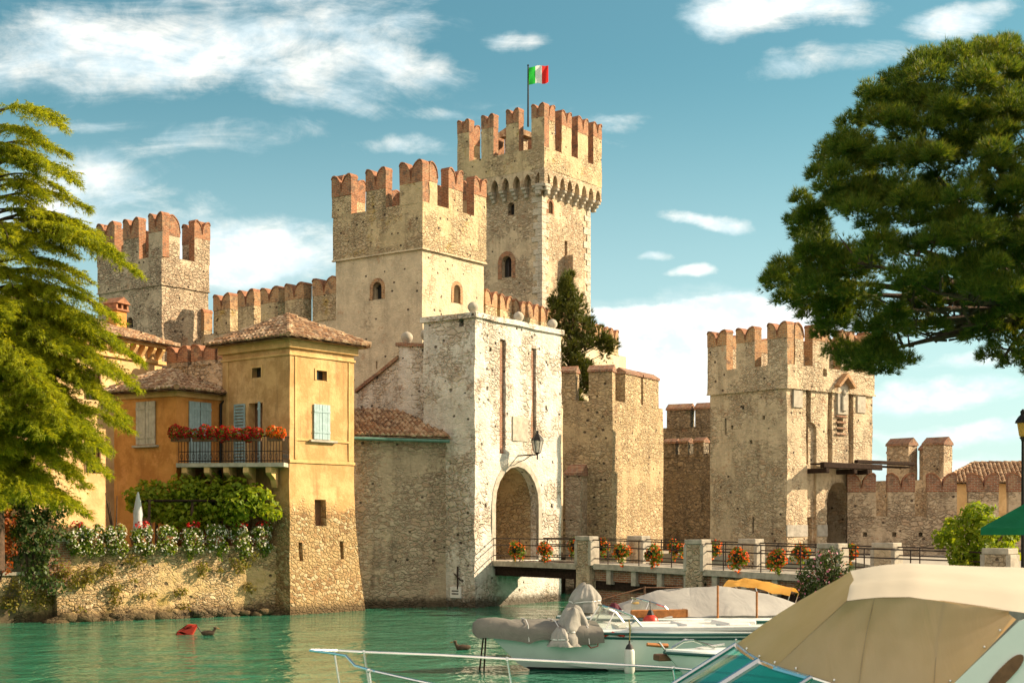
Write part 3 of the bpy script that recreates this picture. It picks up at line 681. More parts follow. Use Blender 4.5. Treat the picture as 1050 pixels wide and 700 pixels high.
# ------------------------------------------------------------------ the keep
T2 = Face(558, 95, 53.5, 617, 469)
zt2 = T2.z0(105); zw2 = T2.z0(150); zm1, zm0 = T2.z0(168), T2.z0(196)
O2 = .62                                             # overhang of the machicolation
t = T2.thing('keep_tower', 'tallest tower, with a machicolated top and a green white red flag', 'tower'); keep = t
bm = BM(); box(bm, O2, T2.wr - O2, O2, T2.wl - O2, 0, zm1); roughen(bm, .04, .7, .8); kb = obj('wall', bm, M['keep_stone'], t, 40)
bm = BM(); box(bm, 0, T2.wr, 0, T2.wl, zm1 - .25, zw2); roughen(bm, .04, .7, .8); kp = obj('parapet', bm, M['gold_parapet'], t, 40)
bm = BM(); box(bm, .6, T2.wr - .6, .6, T2.wl - .6, zw2 - .7, zw2 + 1); cut(kp, bm)
def machi(axis, length, n):
    """a run of pointed arches on stepped corbels"""
    w = length / n; bm = BM(); pw = w * .34
    for i in range(n):
        a, b = i * w + pw / 2, (i + 1) * w - pw / 2; c = (a + b) / 2; h = b - a
        zsp = zm0 + .75
        ap = [(b - (h) * (1 - math.cos(R(q))), zsp + h * 1.15 * math.sin(R(q))) for q in (0, 15, 30, 45, 60)]
        al = [(2 * c - s, z) for s, z in ap[:-1]]
        pts = [(i * w, zm0 + .55), (a, zm0 + .55)] + al + [ap[-1]] + ap[:-1][::-1] + [(b, zm0 + .55), ((i + 1) * w, zm0 + .55), ((i + 1) * w, zm1 - .2), (i * w, zm1 - .2)]
        prism(bm, pts, axis, .02, .40)
    o = obj('machicolation', bm, M['keep_stone'], t)
    for i in range(n + 1):
        s = min(max(i * w, pw / 2), length - pw / 2); bm = BM()
        for k, (d, z0, z1) in enumerate(((.06, zm0 + .36, zm0 + .62), (.24, zm0 + .14, zm0 + .40), (.42, zm0 - .12, zm0 + .18))):
            s0, s1 = s - pw / 2 - .02 + k * .02, s + pw / 2 + .02 - k * .02
            if axis == 'y': box(bm, s0, s1, d, .80, z0, z1, .05)
            else: box(bm, d, .80, s0, s1, z0, z1, .05)
        obj('corbel', bm, M['pale_stone'], o)
machi('y', T2.wr, 8); machi('x', T2.wl, 8)
R2 = [(T2.rx(a), T2.rx(b), *h) for a, b, h in ((559, 569, (-1,)), (576, 586, ()), (592.5, 603, ()), (608.5, 618, ()))]
L2 = [(T2.ly(b), T2.ly(a), *h) for a, b, h in ((468.5, 481, ()), (493.6, 506, ()), (519, 532, ()), (545, 558, ()))]
for a, b, *h in R2: merlon(t, 'y', max(a, .56), min(b, T2.wr), 0, .55, zw2, zt2, M['gold_parapet'], M['brick'], .62, *h, brick_side=True)
for a, b, *h in L2: merlon(t, 'x', max(a, 0), min(b, T2.wl), 0, .55, zw2, zt2, M['gold_parapet'], M['brick'], .62, *h, brick_side=True)
rear_rows(t, T2, R2, L2, T2.wr, T2.wl, .55, zw2, zt2 - .1, M['gold_parapet'], M['brick'], .62)
w1s, w1z0 = T2.L(514, 283); _, w1z1 = T2.L(514, 261); w2s, w2z0 = T2.L(518.5, 219); _, w2z1 = T2.L(518.5, 206); w3s, w3z0 = T2.R(572, 218); _, w3z1 = T2.R(572, 205)
bm = BM()
prism(bm, arch(w1s, .85, w1z0, w1z1), 'x', 0, O2 + .7); prism(bm, arch(w2s, .55, w2z0, w2z1), 'x', 0, O2 + .7); prism(bm, arch(w3s, .5, w3z0, w3z1), 'y', 0, O2 + .7)
sl, slz = T2.R(588, 262); prism(bm, arch(sl, .35, slz, slz + 1.1, 'rect'), 'y', 0, O2 + .5); cut(kb, bm)
wn = window(t, 'x', w1s, .85, w1z0, w1z1, face=O2); surround(t, 'x', w1s, .85, w1z0 - .1, w1z1, 'round', M['brick'], .32, .03, face=O2)
bm = BM(); box(bm, O2 + .30, O2 + .36, w1s - .035, w1s + .035, w1z0, w1z1); obj('mullion', bm, M['wood'], wn)
window(t, 'x', w2s, .55, w2z0, w2z1, face=O2); window(t, 'y', w3s, .5, w3z0, w3z1, face=O2); surround(t, 'y', w3s, .5, w3z0, w3z1, 'round', M['brick'], .16, .03, face=O2)
qa_, qb_ = BM(), BM(); z = 4.0; k = 0                    # pale quoins up the near corner and the far right one
while z < zm0 - .2:
    h = random.uniform(.35, .5); L0, L1 = (.75, .42) if k % 2 else (.42, .75)
    L0 += random.uniform(-.1, .1); L1 += random.uniform(-.1, .1)
    slab(qa_, [(O2 - .05, O2 - .05), (O2 + L0, O2 - .05), (O2 + L0, O2 + .1), (O2 + .1, O2 + .1), (O2 + .1, O2 + L1), (O2 - .05, O2 + L1)], z, z + h - .025)
    box(qb_, T2.wr - O2 - L0, T2.wr - O2 + .05, O2 - .05, O2 + .1, z, z + h - .025); z += h; k += 1
for bm in (qa_, qb_): roughen(bm, .02, .5, 2); obj('quoins', bm, M['quoin_stone'], t)
s0, zc = T2.R(590, 262); bm = BM(); prism(bm, [(T2.rx(586), T2.zr(590, 330)), (T2.rx(598), T2.zr(590, 330)), (T2.rx(598), zc - .35), (T2.rx(586), zc)], 'y', O2 - .75, O2 + .1); roughen(bm, .025, .5); obj('chute', bm, M['keep_stone'], t)
bm = BM(); box(bm, 3.6, 4.9, 4.9, 6.0, zw2 - .6, zw2 + 2.4); roughen(bm, .02, .5); hut = obj('roof_hut', bm, M['keep_stone'], t)
bm = BM(); prism(bm, [(4.5, zw2 + 2.38), (6.4, zw2 + 2.38), (6.5, zw2 + 2.7), (5.45, zw2 + 3.1), (4.4, zw2 + 2.7)], 'x', 3.4, 5.1); obj('roof', bm, M['tile'], hut)
fx, fy = 541.5, 98.5
ft = thing('national_flag', 'green white and red flag flying from a pole on the tallest tower', 'flag', W(fx, 108, fy) - Vector((0, 0, 1.5)))
zp = Z(68, fy) - ft.location.z
bm = BM(); tube(bm, [(0, 0, 0), (0, 0, zp)], [.07, .045], 8); lathe(bm, (0, 0, zp), [(.03, 0), (.08, .05), (.03, .12)], 8); obj('flagpole', bm, M['iron'], ft)
fl = 1.42; fh = 1.22; cloths = []
for k, mn in enumerate(('flag_green', 'flag_white', 'flag_red')):
    bm = BM(); g = []
    for i in range(9):
        s = (k + i / 8) / 3
        col = []
        for j in range(9):
            q = j / 8
            y = .20 * s * math.sin(s * 8 + q * 1.5) + .05 * math.sin(q * 5 + s * 9)
            col.append(bm.verts.new((.05 + s * fl * .96, y - .1 * s, zp - .1 - q * fh + .30 * s - .15 * s * s + .08 * math.sin(s * 7) * s)))
        g.append(col)
    for a, b in zip(g, g[1:]):
        for j in range(8): bm.faces.new((a[j], a[j + 1], b[j + 1], b[j]))
    o = obj('stripe', bm, M[mn], ft, 80)
    tag(o, {'flag_green': 'green stripe', 'flag_white': 'white stripe', 'flag_red': 'red stripe'}[mn])

# ------------------------------------------------------------------ far left tower
T3 = Face(166, 80, 53.5, 213.5, 101)
zs, zw, zt = T3.z0(287), T3.z0(262), T3.z0(218.5)
rg = [(.46, T3.rx(184), 1), (T3.rx(199), T3.wr + .1)]; lf = [(T3.ly(118), T3.wl + .1), (T3.ly(143), T3.ly(127)), (-.1, T3.ly(153))]
lt, body, par = castle_tower(T3, 'square_tower', 'weathered brown tower with brick merlons rising behind the bright green cedar', 'tower', 0, M['dark_stone'], M['dark_stone'], zs, zw, zt, rg, lf, over=.04, crown=.48)
s, z0 = T3.L(133, 336); _, z1 = T3.L(133, 325); bm = BM(); prism(bm, arch(s, .6, z0, z1), 'x', -.5, .7); cut(body, bm); window(lt, 'x', s, .6, z0, z1)

# ------------------------------------------------------------------ curtain walls
def wall_thing(name, label, cat, p, q, z0, z1, thick, mat, zslope=0, group=None, amp=.035):
    d = (Vector((q[0], q[1], 0)) - Vector((p[0], p[1], 0))); L = d.length; t = thing(name, label, cat, (p[0], p[1], 0), math.atan2(d.y, d.x), group)
    bm = BM(); box(bm, 0, L, 0, thick, z0, z1)
    for v in bm.verts:
        if v.co.z > z0 + .01: v.co.z += zslope * v.co.x
    roughen(bm, amp, .6, .9); w = obj('wall', bm, mat, t, 40); return t, w, L
def on_line(p, q, px):
    k = (px - 525) / F; d = q - p; return (k * p.y - p.x) / (d.x - k * d.y) * d.length
p, q = P(206, 82.4), P(344.5, 75.6); ct, cw, L = wall_thing('curtain_wall', 'battlemented castle wall joining the weathered brown tower to the golden tower', 'castle wall', p, q, 0, 14.6, .9, M['gold_stone'])
for a, b in ((190.5, 210), (219.5, 236.5), (244.5, 261), (268, 286), (293, 312), (321, 345)):
    s0, s1 = on_line(p, q, a), on_line(p, q, b)
    merlon(ct, 'y', s0, s1, -.05, .55, 14.6 if a > 200 else 13.2, Z(288 + (340 - b) * .155, p.y + (q - p).normalized().y * s0) if a > 200 else 16.0, M['gold_parapet'], M['brick_gold'], .40)
p, q = P(496, 76.6), P(642, 94.5); ct, cw, L = wall_thing('curtain_wall', 'battlemented wall running back from the golden tower behind the dark cypress', 'castle wall', p, q, 0, Z(326, 76.6), .9, M['gold_stone'])
zt = Z(297, 76.6)
for a in [0.1 + 1.72 * i for i in range(12)]:
    if a + 1.3 < L: merlon(ct, 'y', a, a + 1.36, -.05, .5, Z(326, 76.6), zt, M['gold_parapet'], M['brick_gold'], .52)
# low brick-crowned wall glimpsed behind the wing of the orange house
p, q = P(170, 67.5), P(230, 65.5); ct, cw, L = wall_thing('garden_battlement', 'low old wall with red swallowtail merlons just above the tiled roof of the orange wing', 'wall', p, q, 2, Z(374, 66.5), .5, M['dark_stone'])
for a, b in ((172, 193), (197, 221), (224, 240)):
    merlon(ct, 'y', on_line(p, q, a), on_line(p, q, b), -.05, .5, Z(374, 66.5), Z(355, 66.5), M['dark_stone'], M['brick'], .8)

# ------------------------------------------------------------------ white gatehouse
G = Face(487, 60.6, 55.3, 575.5, 434)
gt = G.thing('gatehouse', 'whitewashed gatehouse with an arched entrance and two drawbridge slots at the bridge end', 'gatehouse')
zg = G.z0(325)
bm = BM(); box(bm, 0, G.wr, 0, G.wl, -2, zg); roughen(bm, .045, .36, 1.5, 6); gb = obj('wall', bm, M['white_stone'], gt, 40)
bm = BM(); a0, a1 = G.rx(508), G.rx(552); ac = (a0 + a1) / 2; aw = a1 - a0; az0 = 1.97; az1 = G.zr(530, 478)
prism(bm, arch(ac, aw, az0, az1, 'round', 16), 'y', -1, 4.0)
for px, y0, y1, w in ((515.5, 465, 348, .46), (547.5, 462, 357, .40)): prism(bm, arch(G.rx(px), w, G.zr(px, y0), G.zr(px, y1), 'rect'), 'y', -.5, .28)
for px, py, w, h in ((473, 330, .25, .4), (447, 556, .45, .5), (452, 470, .14, .18), (462, 400, .14, .16)): s, z = G.L(px, py); prism(bm, arch(s, w, z - h / 2, z + h / 2, 'rect'), 'x', -.5, .45)
for px, py in ((500, 400), (560, 420), (498, 520), (566, 520), (503, 360), (530, 338)): s, z = G.R(px, py); prism(bm, arch(s, .16, z, z + .18, 'rect'), 'y', -.5, .3)
cut(gb, bm)
for px, y0, y1, w in ((515.5, 465, 348, .44), (547.5, 462, 357, .38)):
    bm = BM(); prism(bm, arch(G.rx(px), w, G.zr(px, y0) + .01, G.zr(px, y1) - .01, 'rect'), 'y', .12, .24); obj('drawbridge_slot', bm, M['brick_dark'], gt)
surround(gt, 'y', ac, aw, az0, az1, 'round', M['pale_stone'], .28, .025, 'arch_ring')
bm = BM(); prism(bm, arch(ac, aw - .02, az0, az1 - .01, 'round', 16), 'y', 3.9, 4.02); tag(obj('back_wall', bm, M['dark_stone'], gt), 'stone wall deep inside the arch')
def lining(t, c, w, z0, z1, d0, d1, mat, th=.05):
    A, B_ = arch(c, w + .02, z0, z1 + .01, 'round', 16)[1:] , arch(c, w - 2 * th, z0, z1 - th, 'round', 16)[1:]; A = A + [(c - w / 2 - .01, z0)]; B_ = B_ + [(c - w / 2 + th, z0)]
    bm = BM(); r = [[bm.verts.new((s, d, z)) for s, z in pl] for pl, d in ((A, d0), (B_, d0), (B_, d1), (A, d1))]
    for i in range(len(A) - 1):
        for k in range(4): bm.faces.new((r[k][i], r[k][i + 1], r[(k + 1) % 4][i + 1], r[(k + 1) % 4][i]))
    return obj('passage_vault', bm, mat, t)
lining(gt, ac, aw, az0, az1, .42, 3.85, M['ochre_stone'])
s, z = G.R(533, 440); bm = BM(); box(bm, s - .62, s + .62, -.05, .1, z - .55, z + .55, .02); pl = obj('coat_of_arms_slab', bm, M['pale_stone'], gt)
bm = BM(); box(bm, -.12, G.wr + .12, -.12, G.wl + .12, zg - .02, zg + .2); roughen(bm, .03, .5, 1.5); obj('coping', bm, M['white_stone'], gt, 40)
for px, py in ((484.5, 318), (536.5, 329), (571, 336)):
    s = G.rx(px); bm = BM(); lathe(bm, (max(.2, min(s, G.wr - .25)), .25, zg + .15), [(.14, 0), (.11, .09), (.17, .16), (.235, .27), (.235, .38), (.17, .49), (.04, .56)], 14); obj('ball_finial', bm, M['pale_stone'], gt, 60)
bm = BM(); s, z = G.L(470, 592); tube(bm, [(-.06, s, z - .5), (-.06, s, z + .5)], .035, 6); tube(bm, [(-.06, s - .16, z - .1), (-.06, s + .16, z + .16)], .03, 6); obj('wall_tie', bm, M['rail_iron'], gt)
bm = BM(); s, z = G.L(467.5, 607); box(bm, -.06, .02, s - .28, s + .28, z - .24, z + .24, .01); sg = obj('notice_plate', bm, M['white_paint'], gt)
bm = BM(); box(bm, -.066, -.055, s - .18, s + .18, z + .04, z + .09); box(bm, -.066, -.055, s - .18, s + .18, z - .08, z - .03); obj('print', bm, M['iron'], sg)
# stepped flank wall beside the gatehouse and the lean-to house below it
fa = G.world(.25, G.wl); 
p = P(366, 65.2); q = G.world(.3, G.wl - .05)
d = q - p; fw = thing('flank_wall', 'white plastered wall stepping down from the gatehouse above the brown tiled roof', 'wall', (p.x, p.y, 0), math.atan2(d.y, d.x)); L = d.length
def fz(px, py): s = on_line(p, q, px); return s, Z(py, p.y + d.normalized().y * s)
pts = [(0, 1.0), (L, 1.0), (L, fz(434, 356)[1]), fz(410, 355), fz(408, 368), (0, fz(367, 403)[1])]
bm = BM(); prism(bm, pts, 'y', 0, .8); roughen(bm, .03, .6, .9); obj('wall', bm, M['white_stone'], fw, 40)
bm = BM(); s0, z0 = fz(408, 355); 
for (a, za), (b, zb) in ((fz(407, 355), (L, fz(434, 356)[1])), ((-.05, fz(367, 403)[1]), fz(409, 368))):
    prism(bm, [(a, za), (b, zb), (b, zb + .16), (a, za + .16)], 'y', -.1, .9)
roughen(bm, .02, .5, 2); obj('coping', bm, M['brick_dark'], fw)
for px, py in ((411, 356), (431, 353)):
    bm = BM(); s, z = fz(px, py); lathe(bm, (s, .4, z + .1), [(.16, 0), (.13, .1), (.2, .18), (.27, .32), (.27, .44), (.2, .56), (.05, .64)], 12); obj('ball_finial', bm, M['pale_stone'], fw, 60)

p, q = P(361, 60.0), G.world(-.0, G.wl * .55); 
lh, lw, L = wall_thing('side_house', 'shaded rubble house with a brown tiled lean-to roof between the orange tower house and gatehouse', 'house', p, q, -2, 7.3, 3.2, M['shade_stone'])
bm = BM(); tile_plane(bm, [(-.2, -.45, 7.32), (L + .1, -.45, 7.32), (L + .1, 3.0, 8.75), (-.2, 3.0, 8.75)], .22, .36, 3)
vv = [bm.verts.new(c) for c in ((-.2, -.45, 7.28), (L + .1, -.45, 7.28), (L + .1, 3.0, 8.71), (-.2, 3.0, 8.71))]; bm.faces.new(vv)
obj('roof', bm, M['tile'], lh, 35)
bm = BM(); tube(bm, [(-.2, -.5, 7.2), (L - .02, -.5, 7.16)], .07, 8); obj('gutter', bm, plain('green_copper_gutter', (.10, .22, .17), .6, .3), lh)
bm = BM(); prism(bm, [(0, 7.2), (3.2, 7.2), (3.2, 8.6), (3.0, 8.68), (0, 7.35)], 'x', L - .5, L - .02); obj('gable', bm, M['shade_stone'], lh)

# ------------------------------------------------------------------ ochre bastion between the bridge and the castle
B = Face(628, 74, 60, 680, 577); B.wl = (P(577, 74.8) - B.c).length
bt = thing('bastion', 'ochre stone bastion with pitched merlons right behind the bridge railing', 'castle wall', B.c, B.a)
lv = (P(577, 74.8) - B.c); ang = math.atan2(lv.y, lv.x)
zb = B.z0(410); ztop = B.z0(373)
loc = lambda w: B.local(w)
fp = [B.c, B.world(B.wr, 0), B.world(B.wr, 0) + Vector((-5, 3, 0)), P(577, 74.8) + Vector((1.2, 3.5, 0)), P(577, 74.8)]
bm = BM(); slab(bm, [loc(w) for w in fp], -2, zb); roughen(bm, .035, .6, .9); obj('wall', bm, M['ochre_stone'], bt, 40)
for a, b in ((641, 657.5), (659.5, 675.5)): pitched_merlon(bt, 'y', B.rx(a), B.rx(b), 0, .7, zb, ztop, M['ochre_stone'], M['brick_dark'])
pitched_merlon(bt, 'y', B.rx(677), B.rx(677) + 1.4, .9, 1.6, zb - .1, ztop - .1, M['ochre_stone'], M['brick_dark'])
# corner block and the front row sit on the frontal face
d = lv.normalized()
def bx(px): k = (px - 525) / F; return (k * B.c.y - B.c.x) / (d.x - k * d.y)
for o in (pitched_merlon(bt, 'y', 0.02, bx(603.5), -.75, -.02, zb, ztop, M['ochre_stone'], M['brick_dark']),
          pitched_merlon(bt, 'y', bx(590), bx(572), -.75, -.02, zb, ztop, M['ochre_stone'], M['brick_dark'])): o.rotation_euler = (0, 0, ang - B.a)
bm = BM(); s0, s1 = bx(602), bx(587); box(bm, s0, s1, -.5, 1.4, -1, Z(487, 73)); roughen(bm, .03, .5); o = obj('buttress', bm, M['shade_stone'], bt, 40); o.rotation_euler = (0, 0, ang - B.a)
bm = BM(); prism(bm, [(-.55, Z(487, 73) - .02), (1.45, Z(487, 73) - .02), (1.45, Z(487, 73) + .12), (.4, Z(475, 73)), (-.55, Z(487, 73) + .12)], 'x', s0 - .06, s1 + .06); o2 = obj('buttress_cap', bm, M['brick_dark'], bt); o2.rotation_euler = (0, 0, ang - B.a)
# curtain in the corner, its shade painted into the mossy stone colour
p, q = P(668, 86), P(742, 83); st, sw, L = wall_thing('inner_wall', 'mossy wall coloured darker for shade, with little pitched merlons in the corner beside the bastion', 'castle wall', p, q, -1, Z(466, 85), .9, M['shaded_moss_stone'])
for a, b in ((681, 693), (697, 706), (712, 722)): pitched_merlon(st, 'y', on_line(p, q, a), on_line(p, q, b), -.05, .55, Z(468, 85), Z(449, 85), M['shaded_moss_stone'], M['brick_dark'])
p, q = P(660, 93), P(760, 90); st, sw, L = wall_thing('inner_wall', 'upper wall with pitched merlons seen over the mossy shade-darkened one beside the village gate', 'castle wall', p, q, 0, Z(437, 91), .9, M['shaded_moss_stone'])
for a, b in ((684, 708), (713, 737)): pitched_merlon(st, 'y', on_line(p, q, a), on_line(p, q, b), -.05, .8, Z(437, 91), Z(412, 91), M['shaded_moss_stone'], M['brick_dark'])

# ------------------------------------------------------------------ village gate tower
V = Face(807, 68, 40, 894.5, 728)
zs, zw, zt = V.z0(392), V.z0(373), V.z0(331)
rg = [(.5, V.rx(822.5), 1), (V.rx(832), V.rx(849)), (V.rx(861), V.rx(874)), (V.rx(886), V.wr + .08)]
lf = [(V.ly(746), V.wl + .1), (V.ly(775), V.ly(756)), (-.08, V.ly(788))]
vt, body, par = castle_tower(V, 'gate_tower', 'squat stone gate tower with dark drawbridge slots and an arched doorway below the pine', 'tower', 0, M['gate_stone'], M['gate_stone'], zs, zw, zt, rg, lf, over=.08, crown=.36, crown_mat=M['brick_gold'], base=0)
bm = BM()
d0, d1 = V.rx(848), V.rx(872.5); dc, dw = (d0 + d1) / 2, d1 - d0; dz1 = V.zr(860, 494)
prism(bm, arch(dc, dw, 1.2, dz1), 'y', -1, 3.0)
for px, y0, y1, w in ((829, 476, 397, .36), (851, 476, 397, .36), (872.5, 476, 398, .4)): prism(bm, arch(V.rx(px), w, V.zr(px, y0), V.zr(px, y1), 'rect'), 'y', -.5, .4)
ns, nz0 = V.R(832.5, 560); prism(bm, arch(ns, .72, nz0, V.zr(832.5, 433), 'round'), 'y', -.5, .16)
prism(bm, arch(ns - .05, .5, nz0, V.zr(832.5, 530), 'rect'), 'y', -.5, .7)
ws, wz0 = V.R(861.5, 443); _, wz1 = V.R(861.5, 429); prism(bm, arch(ws, .5, wz0, wz1, 'rect'), 'y', -.5, .6)
for px, py in ((751, 440), (762, 420), (783, 430), (770, 455)): s, z = V.L(px, py); prism(bm, arch(s, .16, z, z + .2, 'rect'), 'x', -.4, .3)
for px, py in ((744, 437), (772, 538)): s, z = V.L(px, py); prism(bm, arch(s, .14, z - .4, z + .4, 'rect'), 'x', -.4, .4)
cut(body, bm)
s, z0 = V.R(844.5, 386); bm = BM(); prism(bm, arch(s, .3, z0, z0 + .55, 'round'), 'y', -.5, .35); cut(par, bm)
window(vt, 'y', ws, .5, wz0, wz1, 'rect', .4)
bm = BM()
for k in range(4): box(bm, ws - .4, ws + .4, -.10, -.02, wz0 - .1 + k * (wz1 - wz0 + .2) / 3 - .05, wz0 - .1 + k * (wz1 - wz0 + .2) / 3 + .05, .02)
obj('window_grille', bm, M['brick_dark'], vt)
for px, y0, y1, w in ((829, 476, 397, .34), (851, 476, 397, .34), (872.5, 476, 398, .38)):
    bm = BM(); prism(bm, arch(V.rx(px), w, V.zr(px, y0) + .01, V.zr(px, y1) - .01, 'rect'), 'y', .26, .38); obj('drawbridge_slot', bm, M['wood'], vt)
bm = BM(); prism(bm, arch(dc, dw - .02, 1.2, dz1 - .01), 'y', 2.9, 3.05); obj('doorway', bm, M['dark'], vt)
for px, py in ((817.5, 409), (882.5, 415)): s, z = V.R(px, py); bm = BM(); box(bm, s - .35, s + .35, -.07, .05, z - .42, z + .42, .02); obj('relief_plaque', bm, M['pale_stone'], vt)
s, z = V.R(863, 423); bm = BM(); box(bm, s - .42, s + .42, -.10, .04, z - .1, z + 1.35, .02); box(bm, s - .16, s + .16, -.2, -.1, z + .05, z + .85, .05); lathe(bm, (s, -.15, z + .84), [(.08, 0), (.12, .1), (.1, .22), (.03, .28)], 8); nic = obj('shrine', bm, M['pale_stone'], vt)
bm = BM(); prism(bm, [(s - .72, z + 1.3), (s - .62, z + 1.2), (s, z + 1.75), (s + .62, z + 1.2), (s + .72, z + 1.3), (s, z + 1.95)], 'y', -.4, .04); obj('shrine_roof', bm, M['brick_gold'], nic)
bm = BM(); box(bm, -.035, V.wr * .9, -.05, .03, V.z0(548) - .1, V.z0(540) + .1, .01); plinth = obj('base_course', bm, plain('grey_base_course', (.40, .37, .31), .85, .35, 4, bump=.5, bdist=.03), vt)
bm = BM(); prism(bm, arch(dc, dw + .02, 1.0, dz1), 'y', -1, 1); prism(bm, arch(ns, .74, 1, 5.0, 'rect'), 'y', -1, 1); cut(plinth, bm)
# the lifting beams of the old drawbridge
db = thing('drawbridge_beam', 'long dark timber beam jutting from the squat gate tower over its doorway', 'beam', V.c, V.a)
bm = BM(); s0 = V.rx(829); zb_ = V.zr(840, 478)
box(bm, s0 - .15, s0 + 4.6, -1.05, -.80, zb_ - .12, zb_ + .16, .03); box(bm, s0 + 2.6, V.wr + 2.3, -1.0, -.75, zb_ + .18, zb_ + .36, .03); roughen(bm, .015, .4, 2); obj('timber', bm, M['wood'], db)
for s in (s0 + .1, s0 + 2.3, V.rx(872.5)):
    bm = BM(); box(bm, s - .14, s + .14, -1.1, .35, zb_ - .36, zb_ - .13, .03); obj('crossbeam', bm, M['wood'], db)
bm = BM(); box(bm, s0, V.wr + 2.2, -.78, -.1, zb_ + .06, zb_ + .13); obj('boarding', bm, M['wood'], db)

# right-hand harbour wall with brick swallow-tails
p, q = P(869, 70.6), P(1110, 69.0); rw, w_, L = wall_thing('harbour_wall', 'battlemented rubble wall with red brick swallowtail merlons beyond the leafy shrub', 'castle wall', p, q, 0, Z(529, 70), .8, M['dark_stone'])
zt = Z(486, 70); zw = Z(529, 70)
for a, b in ((857, 898), (910, 938), (951, 981), (993, 1024), (1034, 1066), (1076, 1106)):
    merlon(rw, 'y', max(on_line(p, q, a), .0), on_line(p, q, b), -.03, .5, zw, zt, M['dark_stone'], M['brick_dark'], .42)
bm = BM()
for px, py in ((887, 550), (917, 550), (944, 550), (925, 530), (965, 548)): s = on_line(p, q, px); z = Z(py, 70); prism(bm, arch(s, .2, z, z + .22, 'rect'), 'y', -.5, .3)
cut(w_, bm)
p, q = P(895, 88), P(975, 84); ow, w_, L = wall_thing('outer_wall', 'far stone wall with plain pitched merlons showing over the harbour wall', 'castle wall', p, q, 0, Z(492, 86), .9, M['keep_stone'])
for a, b, y in ((901, 909, 455), (909, 933, 448), (934, 946, 453), (946, 969, 449)): pitched_merlon(ow, 'y', on_line(p, q, a) + .05, on_line(p, q, b) - .05, -.05 + (.9 if y > 452 else 0), .9 + (.9 if y > 452 else 0), Z(492, 86), Z(y, 86), M['keep_stone'], M['brick_dark'])
p, q = P(962, 80), P(1120, 78); vh = thing('village_house', 'low house with a wide tiled roof behind the harbour wall', 'house', (p.x, p.y, 0), math.atan2(q.y - p.y, q.x - p.x)); L = (q - p).length
ze = Z(495, 80); bm = BM(); box(bm, .4, L, .4, 8, 1.5, ze); obj('wall', bm, M['pale_yellow'], vh)
pk = Z(479, 84); hip_roof(vh, [(0, 0, ze), (L, 0, ze), (L, 8.4, ze), (0, 8.4, ze)], [(2.2, 4.2, pk + .2), (L - 2.2, 4.2, pk + .2)], seed=20)
# ------------------------------------------------------------------ orange tower house with its wing
HT = Face(297, 56.2, 51, 363, 228)
hs = HT.thing('orange_house', 'orange plastered tower house with a pyramid tiled roof and lower wing above the quay', 'house')
ze = HT.z0(348)
bm = BM(); box(bm, 0, HT.wr, 0, HT.wl, -2, ze)
roughen(bm, .02, .5, 1.0)
for v in bm.verts:                                       # battered foot
    k = max(0, (5.2 - v.co.z) / 5.2) ** 1.6
    if v.co.y < 1.2: v.co.y -= .42 * k * (1 - v.co.y / 1.2 if v.co.y > 0 else 1)
    if v.co.x < .6: v.co.x -= .35 * k
    if v.co.x > HT.wr - .4: v.co.x += .25 * k
tw = obj('wall', bm, M['yellow_house'], hs, 40)
def HR(px, py): return HT.R(px, py)
def HL(px, py): return HT.L(px, py)
bm = BM()
sR, zR0 = HR(329.5, 390); _, zR1 = HR(329.5, 380); prism(bm, arch(sR, .58, zR0, zR1, 'rect'), 'y', -.5, .4)
sB, zB0 = HR(328, 539); _, zB1 = HR(328, 512); prism(bm, arch(sB, .62, zB0, zB1, 'rect'), 'y', -.8, .4)
sL, zL0 = HL(263.5, 387); _, zL1 = HL(263.5, 377); prism(bm, arch(sL, .55, zL0, zL1, 'rect'), 'x', -.5, .4)
sD, zD1 = HL(262, 413); zD0 = 6.02; prism(bm, arch(sD, .85, zD0, zD1, 'rect'), 'x', -.5, .45)
for px, py in ((306, 575), (348, 573)): s, z = HR(px, py); prism(bm, arch(s, .2, z, z + .75, 'rect'), 'y', -1, .25)
cut(tw, bm)
window(hs, 'y', sR, .58, zR0, zR1, 'rect', .3); surround(hs, 'y', sR, .58, zR0, zR1, 'rect', M['cornice'], .08, .03, 'window_frame')
w_ = window(hs, 'y', sB, .62, zB0, zB1, 'rect', .34, mat=M['brown_wood']); window(hs, 'x', sL, .55, zL0, zL1, 'rect', .3); surround(hs, 'x', sL, .55, zL0, zL1, 'rect', M['cornice'], .08, .03, 'window_frame')
window(hs, 'x', sD, .85, zD0, zD1, 'rect', .4, 'balcony_door', M['brown_wood'])
def shutter(par, axis, s0, s1, z0, z1, d=-.07, mat=None, louvre=False, name='shutter'):
    bm = BM(); th = .045
    def bx(a, b, y0, y1, c, e):
        if axis == 'y': box(bm, a, b, y0, y1, c, e)
        else: box(bm, y0, y1, a, b, c, e)
    n = max(2, int((s1 - s0) / .14)); w = (s1 - s0) / n
    if louvre:
        bx(s0, s0 + .06, d, d + th, z0, z1); bx(s1 - .06, s1, d, d + th, z0, z1); bx(s0 + .06, s1 - .06, d, d + th, z1 - .07, z1); bx(s0 + .06, s1 - .06, d, d + th, z0, z0 + .07)
        k = int((z1 - z0 - .14) / .13)
        for i in range(k): z = z0 + .08 + i * (z1 - z0 - .16) / k; bx(s0 + .06, s1 - .06, d + .008, d + th, z, z + .09)
    else:
        for i in range(n): bx(s0 + i * w + .005, s0 + (i + 1) * w - .005, d + (i % 2) * .004, d + th, z0, z1)
        bx(s0, s1, d - .02, d - .001, z0 + .25, z0 + .33); bx(s0, s1, d - .02, d - .001, z1 - .33, z1 - .25)
    return obj(name, bm, mat or M['shutter'], par)
a, zz1 = HR(321, 414); b, zz0 = HR(337.5, 451); m_ = (a + b) / 2
